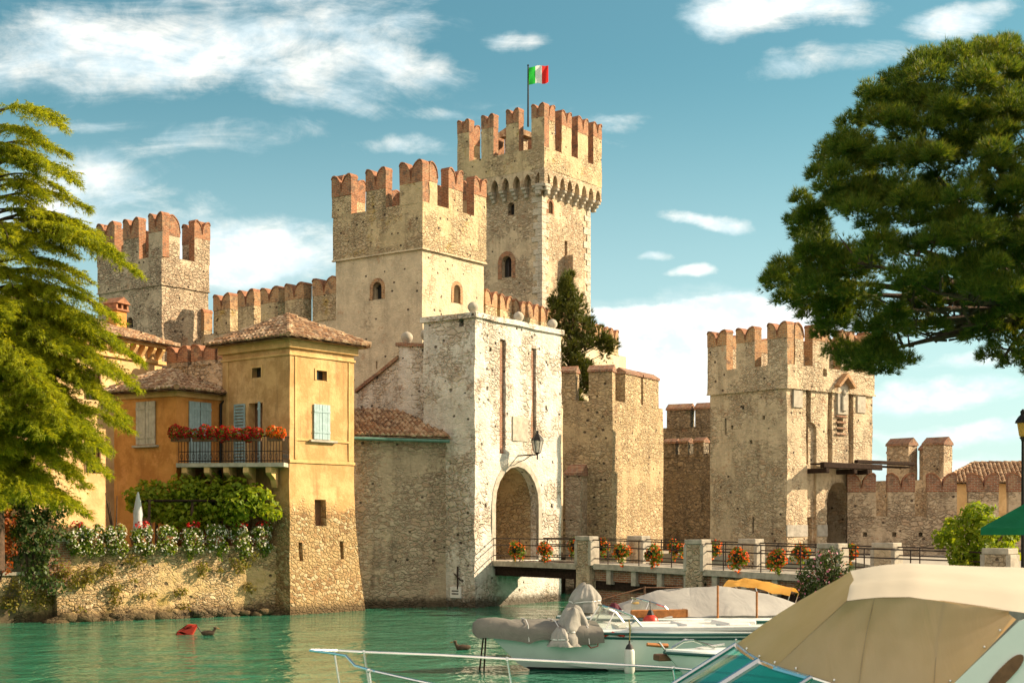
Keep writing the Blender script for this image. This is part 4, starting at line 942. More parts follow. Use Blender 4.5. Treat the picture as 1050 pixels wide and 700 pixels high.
shutter(hs, 'y', a, m_ - .01, zz0, zz1); shutter(hs, 'y', m_ + .01, b, zz0, zz1)
bm = BM(); box(bm, a - .25, b + .35, -.16, .02, zz0 - .12, zz0 - .03, .01); obj('window_sill', bm, M['pale_stone'], hs)
a = HT.ly(252); b = HT.ly(241); shutter(hs, 'x', a, b, zD0, zD1, louvre=True)
bm = BM(); shutter(hs, 'x', HT.ly(273), HT.ly(271), zD0, zD1, -.35, louvre=False)
def band(z0, z1, pr, mat='cornice'):
    bm = BM()
    box(bm, -pr, HT.wr + pr, -pr, .04, z0, z1, .02); box(bm, -pr, .04, .045, HT.wl + pr, z0 + .003, z1 - .003, .02)
    roughen(bm, .008, .5, 2); return obj('cornice', bm, M[mat], hs)
band(ze - .32, ze + .02, .14); band(ze - .62, ze - .52, .06)
zb1 = HR(330, 474)[1]; bm = BM(); box(bm, -.03, HT.wr + .03, -.05, .03, zb1 - .06, zb1 + .06, .01); zb2 = HR(330, 452)[1]; box(bm, .25, HT.wr - .25, -.04, .03, zb2 - .04, zb2 + .05, .01)
for s in (.30, HT.wr - .30): box(bm, s - .05, s + .05, -.038, .03, zb1 + .1, zb2 - .045, .01); box(bm, s - .05, s + .05, -.038, .03, zb2 + .055, ze - .64, .01)
obj('wall_moulding', bm, M['cornice'], hs)
bm = BM(); s = HT.wl * .25; box(bm, -.038, .03, HT.wl * .9, HT.wl * .94, 7.2, ze - .64, .01); obj('wall_moulding', bm, M['cornice'], hs)
ov = .5; ea = ze + .06
hip_roof(hs, [(-ov, -ov, ea), (HT.wr + ov, -ov, ea), (HT.wr + ov, HT.wl + ov, ea), (-ov, HT.wl + ov, ea)], (HT.wr * .5 - .1, HT.wl * .5 - .1, ea + 1.25), seed=4)
# wing
WG = Face(181, 56.8, 58, 226, 117)
wg = bpy.data.objects.new('wing', None); COL.objects.link(wg); wg.parent = hs
lc = HT.local(WG.c); wg.location = (lc.x, lc.y, 0); wg.rotation_euler = (0, 0, WG.a - HT.a)
wze = WG.z0(401)
bm = BM(); box(bm, 0, WG.wr + .6, 0, WG.wl, 1, wze); roughen(bm, .015, .5, 1.0); ww = obj('wing_wall', bm, M['orange'], wg, 40)
bm = BM(); sb, zb0 = WG.L(149, 541); prism(bm, arch(sb, .8, 2.3, WG.zl(149, 512), 'rect'), 'x', -.5, .3); cut(ww, bm)
a, z1 = WG.L(160, 411); b, z0 = WG.L(140.5, 456); mm = (a + b) / 2
shutter(wg, 'x', a, mm - .01, z0, z1, mat=M['shutter_old']); shutter(wg, 'x', mm + .01, b, z0, z1, mat=M['shutter_old'])
bm = BM(); box(bm, -.16, .02, a - .15, b + .15, z0 - .12, z0 - .03, .01); obj('window_sill', bm, M['pale_stone'], wg)
a, z1 = WG.R(193, 411); b, _ = WG.R(215, 411); mm = (a + b) / 2
shutter(wg, 'y', a, mm - .01, 6.02, z1); shutter(wg, 'y', mm + .01, b, 6.02, z1, -.10)
shutter(wg, 'x', sb - .38, sb + .38, 2.4, WG.zl(149, 514), .1, M['brown_wood'], name='garden_door')
bm = BM(); box(bm, -.1, WG.wr + .5, -.1, .03, wze - .2, wze + .01, .02); box(bm, -.1, .03, .035, WG.wl + .1, wze - .197, wze + .008, .02); obj('cornice', bm, M['cornice'], wg)
e2 = wze + .05
hip_roof(wg, [(-.45, -.45, e2), (WG.wr + .3, -.45, e2), (WG.wr + .3, WG.wl + .3, e2), (-.45, WG.wl + .3, e2)], [(WG.wr * .55, 1.6, e2 + .95), (WG.wr * .55, WG.wl * .72, e2 + .95)], seed=14)
bm = BM(); x = WG.wr - .08; tube(bm, [(x + .15, -.45, wze), (x, -.1, wze - .35), (x, -.08, 6.0), (x, -.08, 2.6)], .055, 8); obj('downpipe', bm, M['iron'], wg)
# balcony
fz_, rz = 6.0, 1.05
fp = [P(180.5, 56.0), P(291, 55.4), HT.world(-.02, .05), HT.world(-.02, HT.wl - .05), WG.world(WG.wr, -.02), WG.world(0, -.02)]
lp = [HT.local(w) for w in fp]
bm = BM(); slab(bm, lp, fz_ - .16, fz_); bal = obj('balcony', bm, M['pale_stone'], hs)
bm = BM(); e_ = (lp[1] - lp[0]); nrm = e_.normalized()
A0 = lp[0] + nrm * .06 + Vector((-nrm.y, nrm.x, 0)) * -.0; off = Vector((-nrm.y, nrm.x, 0)) * .08
if (lp[3] - lp[0]).dot(off) < 0: off = -off
A0 = lp[0] + nrm * .08 + off; A1 = lp[1] - nrm * .08 + off; A2 = lp[2] + off * .3
up = Vector((0, 0, 1))
for p0, p1 in ((A0, A1), (A1, A2)):
    p0 = Vector((p0.x, p0.y, fz_)); p1 = Vector((p1.x, p1.y, fz_)); L = (p1 - p0).length
    tube(bm, [p0 + up * rz, p1 + up * rz], .028, 6); tube(bm, [p0 + up * .08, p1 + up * .08], .02, 6); tube(bm, [p0 + up * .45, p1 + up * .45], .015, 6)
    n = int(L / .12)
    for i in range(n + 1):
        c = p0.lerp(p1, i / n); tube(bm, [c, c + up * rz], .013, 5)
    for i in range(n // 2):   # scrolls
        c = p0.lerp(p1, (i * 2 + 1) / n); tube(bm, [c + up * .26 + (p1 - p0).normalized() * .055 * math.cos(q * .9) + up * .1 * math.sin(q * .9) for q in range(8)], .01, 4)
obj('railing', bm, M['iron'], bal)
for px in (189, 212, 232, 252, 275):
    k = (px - 181) / (291 - 181); f = lp[0].lerp(lp[1], k); dirv = off.normalized(); bm = BM()
    pr = [(0, 0), (.95, 0), (.95, -.75), (.8, -.8), (.62, -.5), (.3, -.36), (.1, -.3), (0, -.22)]
    n_ = nrm * .11; a = [f + dirv * (.04 + s) + Vector((0, 0, fz_ - .165 + z)) - n_ for s, z in pr]; b = [v + n_ * 2 for v in a]
    va = [bm.verts.new(v) for v in a]; vb = [bm.verts.new(v) for v in b]
    for i, j, kk in tessellate_polygon([[Vector((s, z, 0)) for s, z in pr]]): bm.faces.new((va[i], va[j], va[kk])); bm.faces.new((vb[kk], vb[j], vb[i]))
    for i in range(len(pr)): j = (i + 1) % len(pr); bm.faces.new((va[i], va[j], vb[j], vb[i]))
    obj('bracket', bm, M['cornice'], bal)
# geraniums along the balcony rail
def flower_box(p0, p1, label, reds, group, n=620, rise=.16, spread=.20, name='geranium_box'):
    d = p1 - p0; L = d.length; t = thing(name, label, 'flower box', p0, math.atan2(d.y, d.x), group)
    bm = BM(); box(bm, 0, L, -.24, -.04, -.14, .04, .015); obj('trough', bm, M['brown_wood'], t)
    bl = []
    k = max(2, int(L / .26))
    for i in range(k): bl.append((L * (i + .5) / k, -.18, rise + random.uniform(-.05, .07), L / k * .85, spread, random.uniform(.22, .36)))
    leaf_blob('foliage', bl, n // 2, .10, .09, M['leaf'], t); leaf_blob('blossom', bl, n, .085, .08, M[reds], t, shell=.8)
    return t
hw = lambda l, z: (Matrix.Translation(HT.c) @ Matrix.Rotation(HT.a, 4, 'Z')) @ Vector((l.x, l.y, z))
nb = 4
spn = [(-.03, .14), (.17, .40), (.415, .63), (.645, .80), (.87, 1.01)]
lab = ['small dark red geranium box on the balcony end nearest the cedar', 'dark red geranium box on the balcony in front of the paired blue shutters', 'longest dark red geranium box midway along the iron balcony', 'dark red geranium box under the open balcony door', 'sunlit orange red geranium box on the corner of the balcony']
for i, (a, b) in enumerate(spn): flower_box(hw(lp[0].lerp(lp[1], a), fz_ + rz - .08), hw(lp[0].lerp(lp[1], b), fz_ + rz - .08), lab[i], 'petal_red' if i < 4 else 'petal_orange', 'geranium boxes on the balcony', n=int(1900 * (b - a)) + 180)

# ------------------------------------------------------------------ pale yellow house behind the cedar
A_, B_ = P(-70, 55.5), P(166, 68.2); d = B_ - A_; L = d.length
yh = thing('yellow_house', 'pale yellow house with bracketed eaves and a tiled roof behind the cedar', 'house', A_, math.atan2(d.y, d.x))
yz = Z(358, 68)
bm = BM(); box(bm, 0, L, 0, 9, 1, yz); roughen(bm, .015, .8); yw = obj('wall', bm, M['pale_yellow'], yh, 40)
def ypx(px): return on_line(A_, B_, px)
bm = BM(); wl2 = []
for px, y0, y1 in ((95, 485, 450), (45, 470, 425), (45, 400, 372), (95, 410, 380), (0, 470, 425)):
    s = ypx(px); D = A_.y + d.normalized().y * s; wl2.append((s, Z(y0, D), Z(y1, D)))
for s, z0, z1 in wl2: prism(bm, arch(s, .9, z0, z1, 'rect'), 'y', -.4, .35)
cut(yw, bm)
for s, z0, z1 in wl2:
    w_ = window(yh, 'y', s, .9, z0, z1, 'rect', .3); surround(yh, 'y', s, .9, z0, z1, 'rect', M['brown_wood'], .09, .02, 'window_frame')
bm = BM(); box(bm, -.2, L + .35, -.45, .05, yz - .02, yz + .14, .03); box(bm, -.1, L + .2, -.14, .04, yz - .75, yz - .58, .02); obj('cornice', bm, M['cornice'], yh)
n = int(L / .62)
for i in range(n):
    s = .2 + i * L / n; bm = BM(); prism(bm, [(-.40, yz - .03), (-.40, yz - .12), (-.12, yz - .5), (.02, yz - .5), (.02, yz - .03)], 'x', s, s + .2); o = obj('eave_bracket', bm, M['cornice'], yh)
hip_roof(yh, [(-.2, -.65, yz + .16), (L + .55, -.65, yz + .16), (L + .55, 9.5, yz + .16), (-.2, 9.5, yz + .16)], [(4.0, 4.4, yz + 2.0), (L - 4.0, 4.4, yz + 2.0)], seed=31)
s = ypx(147) ; bm = BM(); box(bm, s - .35, s + .35, 1.3, 1.95, yz + .2, yz + 1.75); roughen(bm, .012, .4); ch = obj('chimney', bm, M['orange'], yh)
bm = BM(); box(bm, s - .45, s + .45, 1.2, 2.05, yz + 1.75, yz + 1.85, .02)
for q in (-.38, 0, .38): box(bm, s + q - .06, s + q + .06, 1.25, 2.0, yz + 1.85, yz + 2.1)
prism(bm, [(s - .5, yz + 2.1), (s + .5, yz + 2.1), (s, yz + 2.42)], 'y', 1.15, 2.1); obj('chimney_cap', bm, M['coping'], ch)

# ------------------------------------------------------------------ garden quay wall
qa, qb = quay(58), quay(299); d = qb - qa
qw, w_, L = wall_thing('quay_wall', 'sunlit rubble quay wall carrying the row of flower tubs', 'wall', qa + qn * .15, qb + qn * .15, -2, 2.62, .9, M['quay_stone'], amp=.06)
for v in w_.data.vertices:
    v.co.y -= .25 * max(0, (2.6 - v.co.z) / 2.6)
zt = 2.62; bm = BM(); box(bm, 0, L, -.05, .95, zt, zt + .10); roughen(bm, .03, .4, 2.0); obj('coping', bm, M['quay_stone'], qw)
bm = BM(); s = 0; 
for i in range(90):   # rubble footing along the waterline
    s = random.uniform(-.2, L); r = random.uniform(.15, .4); c = Vector((s, -.35 + random.uniform(-.15, .1), random.uniform(-.1, .18)))
    m_ = bmesh.ops.create_icosphere(bm, subdivisions=2, radius=r, matrix=Matrix.Translation(c) @ Matrix.Diagonal((1.3, .8, .6, 1)))
    for v in m_['verts']: v.co += noise.noise_vector(v.co * 3) * .08
obj('footing', bm, M['quay_stone'], qw, 40)
qa2, qb2 = quay(-60) + qn * .5, quay(57) + qn * .5
q2, w_, L2 = wall_thing('quay_wall', 'low mossy quay wall in the shade under the cedar', 'wall', qa2, qb2, -2, Z(592, 49), .9, M['quay_stone'], amp=.06)
bm = BM(); box(bm, 0, L2, -.06, .5, Z(592, 49), Z(592, 49) + .12); roughen(bm, .02, .4, 2); obj('coping', bm, M['pale_stone'], q2)
pc = quay(61) + qn * .45; bp = thing('gate_pier', 'square brick gate pier at the corner of the quay wall under the cedar', 'pier', pc, math.atan2(qd.y, qd.x))
bm = BM(); box(bm, -.42, .42, -.42, .42, 1.0, Z(556, 49.5)); roughen(bm, .012, .4); obj('shaft', bm, M['brick_dark'], bp); bm = BM(); box(bm, -.5, .5, -.5, .5, Z(556, 49.5), Z(556, 49.5) + .12, .02); obj('cap', bm, M['pale_stone'], bp)
# ------------------------------------------------------------------ bridge
E0 = G.world(G.rx(505), 0); bd = Vector((.6, -.8, 0)); BA = math.atan2(bd.y, bd.x); BW = 2.95
def dz(x): return 1.97 - .0125 * max(0, x - 6)
def sbox(bm, x0, x1, y0, y1, z0, z1, n=None):
    """box that follows the slope of the deck; z relative to the deck"""
    n = n or max(1, int((x1 - x0) / 1.2)); st = []
    for i in range(n + 1):
        x = x0 + (x1 - x0) * i / n; st.append([bm.verts.new((x, y, dz(x) + z)) for y, z in ((y0, z0), (y1, z0), (y1, z1), (y0, z1))])
    for a, b in zip(st, st[1:]):
        for k in range(4): bm.faces.new((a[k], a[(k + 1) % 4], b[(k + 1) % 4], b[k]))
    bm.faces.new(st[0]); bm.faces.new(st[-1][::-1])
br = thing('footbridge', 'stone footbridge with iron rails and flower baskets leading to the white gatehouse arch', 'bridge', E0, BA)
bm = BM(); sbox(bm, -1.4, 5.75, .12, BW - .12, -.30, -.03); obj('drawbridge_deck', bm, M['wood'], br)
bm = BM(); sbox(bm, -.3, 5.75, -.02, .16, -.20, .03); sbox(bm, -.3, 5.75, BW - .16, BW + .02, -.20, .03); roughen(bm, .01, .5, 2); obj('kerb', bm, M['pale_stone'], br)
bm = BM()
for y in (.2, 1.2, BW - .3): box(bm, -.1, 5.9, y, y + .18, dz(0) - .62, dz(0) - .31)
obj('girder', bm, M['wood'], br)
bm = BM()
for y in (.05, BW - .35): box(bm, 5.55, 5.95, y, y + .3, -2, dz(0) - .31)
box(bm, 5.5, 5.78, .36, BW - .36, 1.0, dz(0) - .33); roughen(bm, .02, .5); obj('trestle', bm, M['wood'], br)
XE = 27
bm = BM(); sbox(bm, 5.98, XE, .30, BW - .30, -4.0, -.95, 12); roughen(bm, .03, .7); obj('pier_wall', bm, M['brick_dark'], br, 40)
bm = BM(); sbox(bm, 5.76, XE, .14, BW - .14, -.62, -.10, 12); roughen(bm, .012, .6); obj('parapet_band', bm, M['brick_dark'], br)
bm = BM(); sbox(bm, 5.76, XE, -.02, BW + .02, -.09, .02, 12); obj('deck', bm, M['paving'], br)
for y0, y1 in ((-.08, .22), (BW - .22, BW + .08)):
    bm = BM(); sbox(bm, 6.9, XE, y0, y1, -.16, .06, 14); roughen(bm, .01, .5, 2); obj('kerb', bm, M['pale_stone'], br)
x = 7.6
while x < XE: bm = BM(); sbox(bm, x, x + .26, .0, .2, -.72, -.165, 1); roughen(bm, .012, .4); obj('bracket', bm, M['pale_stone'], br); x += 1.45
bm = BM(); sbox(bm, 5.9, XE, .2, BW - .2, -.95, -.63, 10); obj('ledger_beam', bm, M['wood'], br)
for i, x in enumerate((6.3, 12.6, 18.9, 25.2)):
    for y in (0, BW):
        w = .42; bm = BM(); y0 = y - .14 if y == 0 else y - .30
        box(bm, x - w, x + w, y0, y0 + .44, dz(x) - (.95 if y == 0 else .1), dz(x) + .96, .015); roughen(bm, .014, .4, 1.5); p_ = obj('pillar', bm, M['gate_stone'], br, 40)
        bm = BM(); box(bm, x - w - .03, x + w + .03, y0 - .03, y0 + .47, dz(x) + .96, dz(x) + 1.14, .02); roughen(bm, .01, .4, 2); obj('cap', bm, M['pale_stone'], p_)
        bm = BM()
        for sx in (-1, 1): box(bm, x + sx * (w + .012) - .08, x + sx * (w + .012) + .08, y0 - .012, y0 + .45, dz(x) - .02, dz(x) + .958, .012)
        roughen(bm, .012, .4, 2); obj('quoins', bm, M['pale_stone'], p_)
segs = [(-.1, 5.86), (6.74, 12.16), (13.04, 18.46), (19.34, 24.76)]
for y in (.05, BW - .05):
    for a, b in segs:
        bm = BM()
        for h in (1.0, .72, .26): tube(bm, [(x, y, dz(x) + h) for x in np.linspace(a, b, 5)], .024, 6)
        n = 3
        for i in range(n + (a < 0)):
            x = a + (b - a) * (i + .5) / n if a > 0 else a + .1 + i * 1.9; tube(bm, [(x, y, dz(x) - .05), (x, y, dz(x) + 1.0)], .022, 6)
        obj('railing', bm, M['rail_iron'], br)
bm = BM()          # stair rail dropping from the bridge head along the gatehouse foot
for h in (0, .33, .66): tube(bm, [(-.1, .0, dz(0) + 1.0 - h), (-.55, -.25, dz(0) + .98 - h), (-.95, -1.35, dz(0) + .3 - h)], .022, 6)
obj('stair_rail', bm, M['rail_iron'], br)
# flower baskets hooked on the rails
BWm = Matrix.Translation(E0) @ Matrix.Rotation(BA, 4, 'Z')
def rail_x(px, y):
    o = BWm @ Vector((0, y, 0)); k = (px - 525) / F; return (k * o.y - o.x) / (bd.x - k * bd.y)
bl = [(530, 0, 'plump red basket hanging in front of the white gatehouse arch'), (558, 0, 'red and orange basket on the bridge rail just past the white arch'), (590, 1, 'small basket on the back rail touching the first stone pillar'),
      (618, 1, 'basket on the back rail just beyond the first stone pillar'), (637, 0, 'basket low on the near rail in front of the ochre bastion'), (669, 0, 'basket on the near rail under the shaded bastion face'),
      (695, 1, 'small basket on the back rail before the second stone pillar'), (731, 1, 'thin basket on the back rail just past the second pillar'), (758, 0, 'biggest orange red basket on the near rail between two pillars'), (798, 0, 'bright orange red basket on the near rail beside the pink bush'),
      (822, 1, 'small basket on the back rail below the gate tower doorway'), (868, 1, 'low basket on the back rail right of the pink bush'), (905, 1, 'basket on the back rail near the end of the bridge')]
for px, far, lab in bl:
    y = BW + .06 if far else -.06; x = rail_x(px, y); c = BWm @ Vector((x, y, dz(x) + (.55 if not far else .68)))
    t = thing('flower_basket', lab, 'flower basket', c, BA, 'flower baskets on the bridge rails')
    bm = BM(); lathe(bm, (0, 0, -.18), [(.12, 0), (.2, .12), (.24, .3)], 12); tube(bm, [(-.12, .02, .1), (-.12, .05 if far == 0 else -.05, .45), (.12, .05 if far == 0 else -.05, .45), (.12, .02, .1)], .012, 5); obj('basket', bm, M['iron'], t)
    sz = random.uniform(.9, 1.12); k1, k2 = random.uniform(.5, 1.2), random.uniform(.4, 1.2); b_ = [(random.uniform(-.1, .1), 0, random.uniform(.0, .08), .44 * sz, .28, .26), (-.26 * k1, -.04, -.14 * k1, .2, .2, .26 * k1), (.24 * k2, 0, -.1 * k2, .22, .2, .30 * k2), (random.uniform(-.3, .3), 0, .22, .22, .18, .16), (random.uniform(-.15, .15), -.08, -.34, .13, .12, .2)]
    leaf_blob('foliage', b_, random.randint(260, 420), .12, .09, M['leaf'], t, shell=.3); leaf_blob('blossom', b_, random.randint(110, 210), .10, .09, M['petal_orange'], t, shell=.85)

# wall lantern on the gatehouse
s, z = G.R(531, 467); ln = thing('wall_lantern', 'glass lantern on an iron bracket beside the gatehouse arch', 'lantern', G.world(s, 0, z), G.a)
bm = BM(); LX = -1.05
tube(bm, [(0, .05, 0), (0, LX, .02)], .03, 6); tube(bm, [(0, .05, -.3), (0, -.35, -.2), (0, -.7, 0)], .02, 6); tube(bm, [(0, .03, -.4), (0, .03, .25)], .03, 6); tube(bm, [(0, LX, .02), (0, LX, -.2), (0, LX, .12)], .035, 6); obj('bracket', bm, M['iron'], ln)
bm = BM(); lathe(bm, (0, LX, .10), [(.14, 0), (.26, .55)], 6); obj('glass_case', bm, M['lamp_glass'], ln)
bm = BM(); lathe(bm, (0, LX, .64), [(.30, 0), (.25, .1), (.12, .26), (.05, .32), (.06, .4), (.01, .46)], 6); lathe(bm, (0, LX, .04), [(.05, 0), (.15, .06), (.15, .075)], 6)
for k in range(6):
    a = math.pi / 3 * k; tube(bm, [(.14 * math.cos(a), LX + .14 * math.sin(a), .1), (.265 * math.cos(a), LX + .265 * math.sin(a), .65)], .014, 4)
obj('frame', bm, M['iron'], ln)
# ------------------------------------------------------------------ plants
# tumbling petunia tubs along the quay wall
tubs = [(77, .8), (95, .85), (118, .95), (145, 1.0), (172, 1.05), (198, 1.0), (222, 1.1), (246, 1.15), (269, 1.05)]
tl = ['white petunia tub next to the brick gate pier, with a red flower on top', 'white petunia tub second from the brick gate pier', 'white petunia tub third from the brick gate pier', 'white and red petunia tub below the closed white parasol',
      'white petunia tub just past the closed parasol, in front of the garden door', 'white petunia tub under the thickest part of the vine arbour', 'white petunia tub with long yellow green trails under the arbour', 'longest trailing petunia tub, next to last before the tower house', 'petunia tub closest to the foot of the orange tower house']
for (px, s), lab in zip(tubs, tl):
    c = quay(px) + qn * .15; c.z = 2.72
    t = thing('petunia_tub', lab, 'flower tub', c, math.atan2(qd.y, qd.x), 'petunia tubs on the quay wall')
    bm = BM(); lathe(bm, (0, .1, 0), [(.26, 0), (.34, .25), (.38, .42), (.35, .42)], 14); obj('pot', bm, M['coping'], t)
    u = random.uniform; b_ = [(u(-.06, .06), -.02, .42 * s, .44 * u(.9, 1.15), .36, .40 * s), (-.15 + u(-.1, .1), -.24, .08, .26, .18, .32 * s * u(.7, 1.2)), (.16 + u(-.1, .1), -.24, -.05, .26, .18, .34 * s * u(.6, 1.2)), (u(-.15, .15), -.22, -.22 * s * u(.5, 1.3), .14, .12, .36 * s * u(.5, 1.3)), (-.2, -.2, .5 + u(-.1, .15), .25, .22, .25), (.22, -.1, .5 + u(-.15, .2), .25, .22, .3)]
    leaf_blob('foliage', b_, 620, .13, .10, M['leaf'], t, shell=.3)
    leaf_blob('blossom', b_[:3] + b_[4:], random.randint(190, 320), .085, .085, M['petal_white'], t, shell=.85)
    if px in (77, 145, 198, 246, 269): leaf_blob('red_blossom', [(.05, -.1, .85, .28, .2, .14)], 45, .10, .09, M['petal_red'], t, shell=.8)
# self-sown weeds and trails on the quay wall
bl = []
for i in range(22):
    px = random.uniform(62, 292); z = random.uniform(.5, 2.5) * (1 if random.random() < .6 else .7); c = quay(px) + qn * (-.06 - .1 * (2.6 - z) / 2.6); r = random.uniform(.1, .34)
    bl.append((c.x, c.y, z, r * 1.2, .12, r))
for px, z, r in ((20, 1.1, .6), (40, .8, .5), (52, 1.5, .6), (60, 1.9, .5), (70, 1.6, .5), (90, 1.7, .4), (10, .7, .4), (57, 1.0, .4), (112, 1.9, .3), (118, 1.2, .3), (208, 1.9, .3), (244, 1.9, .35)):
    c = quay(px) + qn * (.35 if px < 58 else -.1); bl.append((c.x, c.y, z, r, .2, r))
o = leaf_blob('wall_weeds', bl, 2800, .12, .07, M['dry_leaf'], shell=.2); tag(o, 'dry weeds and trailing growth rooted in the quay wall joints', 'weeds', kind='stuff')

def bush(name, label, cat, blobs, n, ln, wd, mat, root, group=None, flowers=None, stem=.05, extra=None):
    t = thing(name, label, cat, root, 0, group)
    loc = [(b[0] - root[0], b[1] - root[1], b[2] - root[2], *b[3:]) for b in blobs]
    leaf_blob('foliage', loc, n, ln, wd, M[mat], t, shell=.25)
    if flowers: leaf_blob('blossom', loc, flowers[1], flowers[2], flowers[2], M[flowers[0]], t, shell=.9)
    bm = BM()
    for b in random.sample(loc, min(len(loc), 9)):
        e = Vector(b[:3]); tube(bm, [(random.uniform(-.1, .1), random.uniform(-.1, .1), 0), e * .5 + Vector((0, 0, -.15)), e], [stem, stem * .7, stem * .25], 5)
    obj('stems', bm, M['bark'], t); return t
def blobs_px(lst, D, dj=.6, fy=1.0): 
    o = []
    for px, py, r in lst:
        dd = D + random.uniform(-dj, dj); c = W(px, py, dd); q = r / F * dd; o.append((c.x, c.y, c.z, q, q * .9, q * fy))
    return o
# vine arbour
vb = blobs_px([(150, 515, 22), (165, 505, 18), (175, 520, 22), (190, 500, 20), (200, 512, 24), (215, 500, 22), (225, 515, 24), (240, 502, 18), (250, 515, 22), (262, 508, 17), (272, 515, 14), (278, 525, 12), (205, 532, 16), (185, 530, 18), (215, 535, 14), (150, 500, 12), (135, 508, 10), (240, 528, 14), (165, 527, 14)], 55.9, .6, .8)
vt_ = thing('vine_arbour', 'sunny green vine trained over a wooden arbour below the balcony', 'arbour', (P(210, 55.9).x, P(210, 55.9).y, 2.55))
r0 = vt_.location
leaf_blob('foliage', [(b[0] - r0.x, b[1] - r0.y, b[2] - r0.z, *b[3:]) for b in vb], 5200, .20, .17, M['vine'], vt_, shell=.35, up=.5)
for px, D in ((152, 55.3), (196, 55.5), (238, 55.9), (160, 56.4), (215, 56.6)):
    c = P(px, D) - r0; bm = BM(); tube(bm, [(c.x, c.y, 0), (c.x + .05, c.y, 2.0)], [.07, .06], 6); obj('post', bm, M['bark'], vt_)
bm = BM()
for D in (55.4, 56.2): a, b = P(142, D) - r0, P(262, D) - r0; tube(bm, [(a.x, a.y, 1.95), (b.x, b.y, 1.95)], .05, 5)
obj('beam', bm, M['wood'], vt_)
# shrubs under the cedar
bush('laurel_shrub', 'dark leafy shrub hanging over the low wall under the cedar', 'shrub', blobs_px([(20, 505, 22), (40, 520, 22), (30, 545, 24), (52, 540, 20), (15, 560, 22), (45, 565, 18), (62, 520, 14), (35, 590, 16), (10, 530, 24), (55, 600, 12), (48, 500, 16)], 50.2, .5), 3600, .16, .11, 'dark_leaf', (P(30, 50.6).x, 50.6, 1.6))
bush('red_leaf_shrub', 'rust red leaved shrub at the edge below the cedar', 'shrub', blobs_px([(0, 535, 18), (8, 560, 14), (-12, 550, 18), (4, 580, 10), (-5, 515, 16)], 49.3, .4), 900, .15, .11, 'rust_leaf', (P(-2, 49.4).x, 49.4, 1.6))
# closed parasol
c = P(141.5, 54.6); c.z = 2.55; t = thing('closed_parasol', 'closed white parasol standing on the terrace between flower tubs', 'parasol', c)
bm = BM(); tube(bm, [(0, 0, 0), (0, 0, 2.25)], .025, 6); lathe(bm, (0, 0, 0), [(.25, 0), (.25, .06), (.05, .1)], 12); obj('pole', bm, M['white_paint'], t)
bm = BM(); lathe(bm, (0, 0, .65), [(.10, 0), (.20, .1), (.17, .6), (.19, .75), (.12, 1.2), (.03, 1.62)], 14)
for v in bm.verts: a = math.atan2(v.co.y, v.co.x); v.co.x *= 1 + .2 * math.sin(a * 7); v.co.y *= 1 + .2 * math.sin(a * 7)
obj('canopy', bm, M['parasol_cloth'], t, 60)
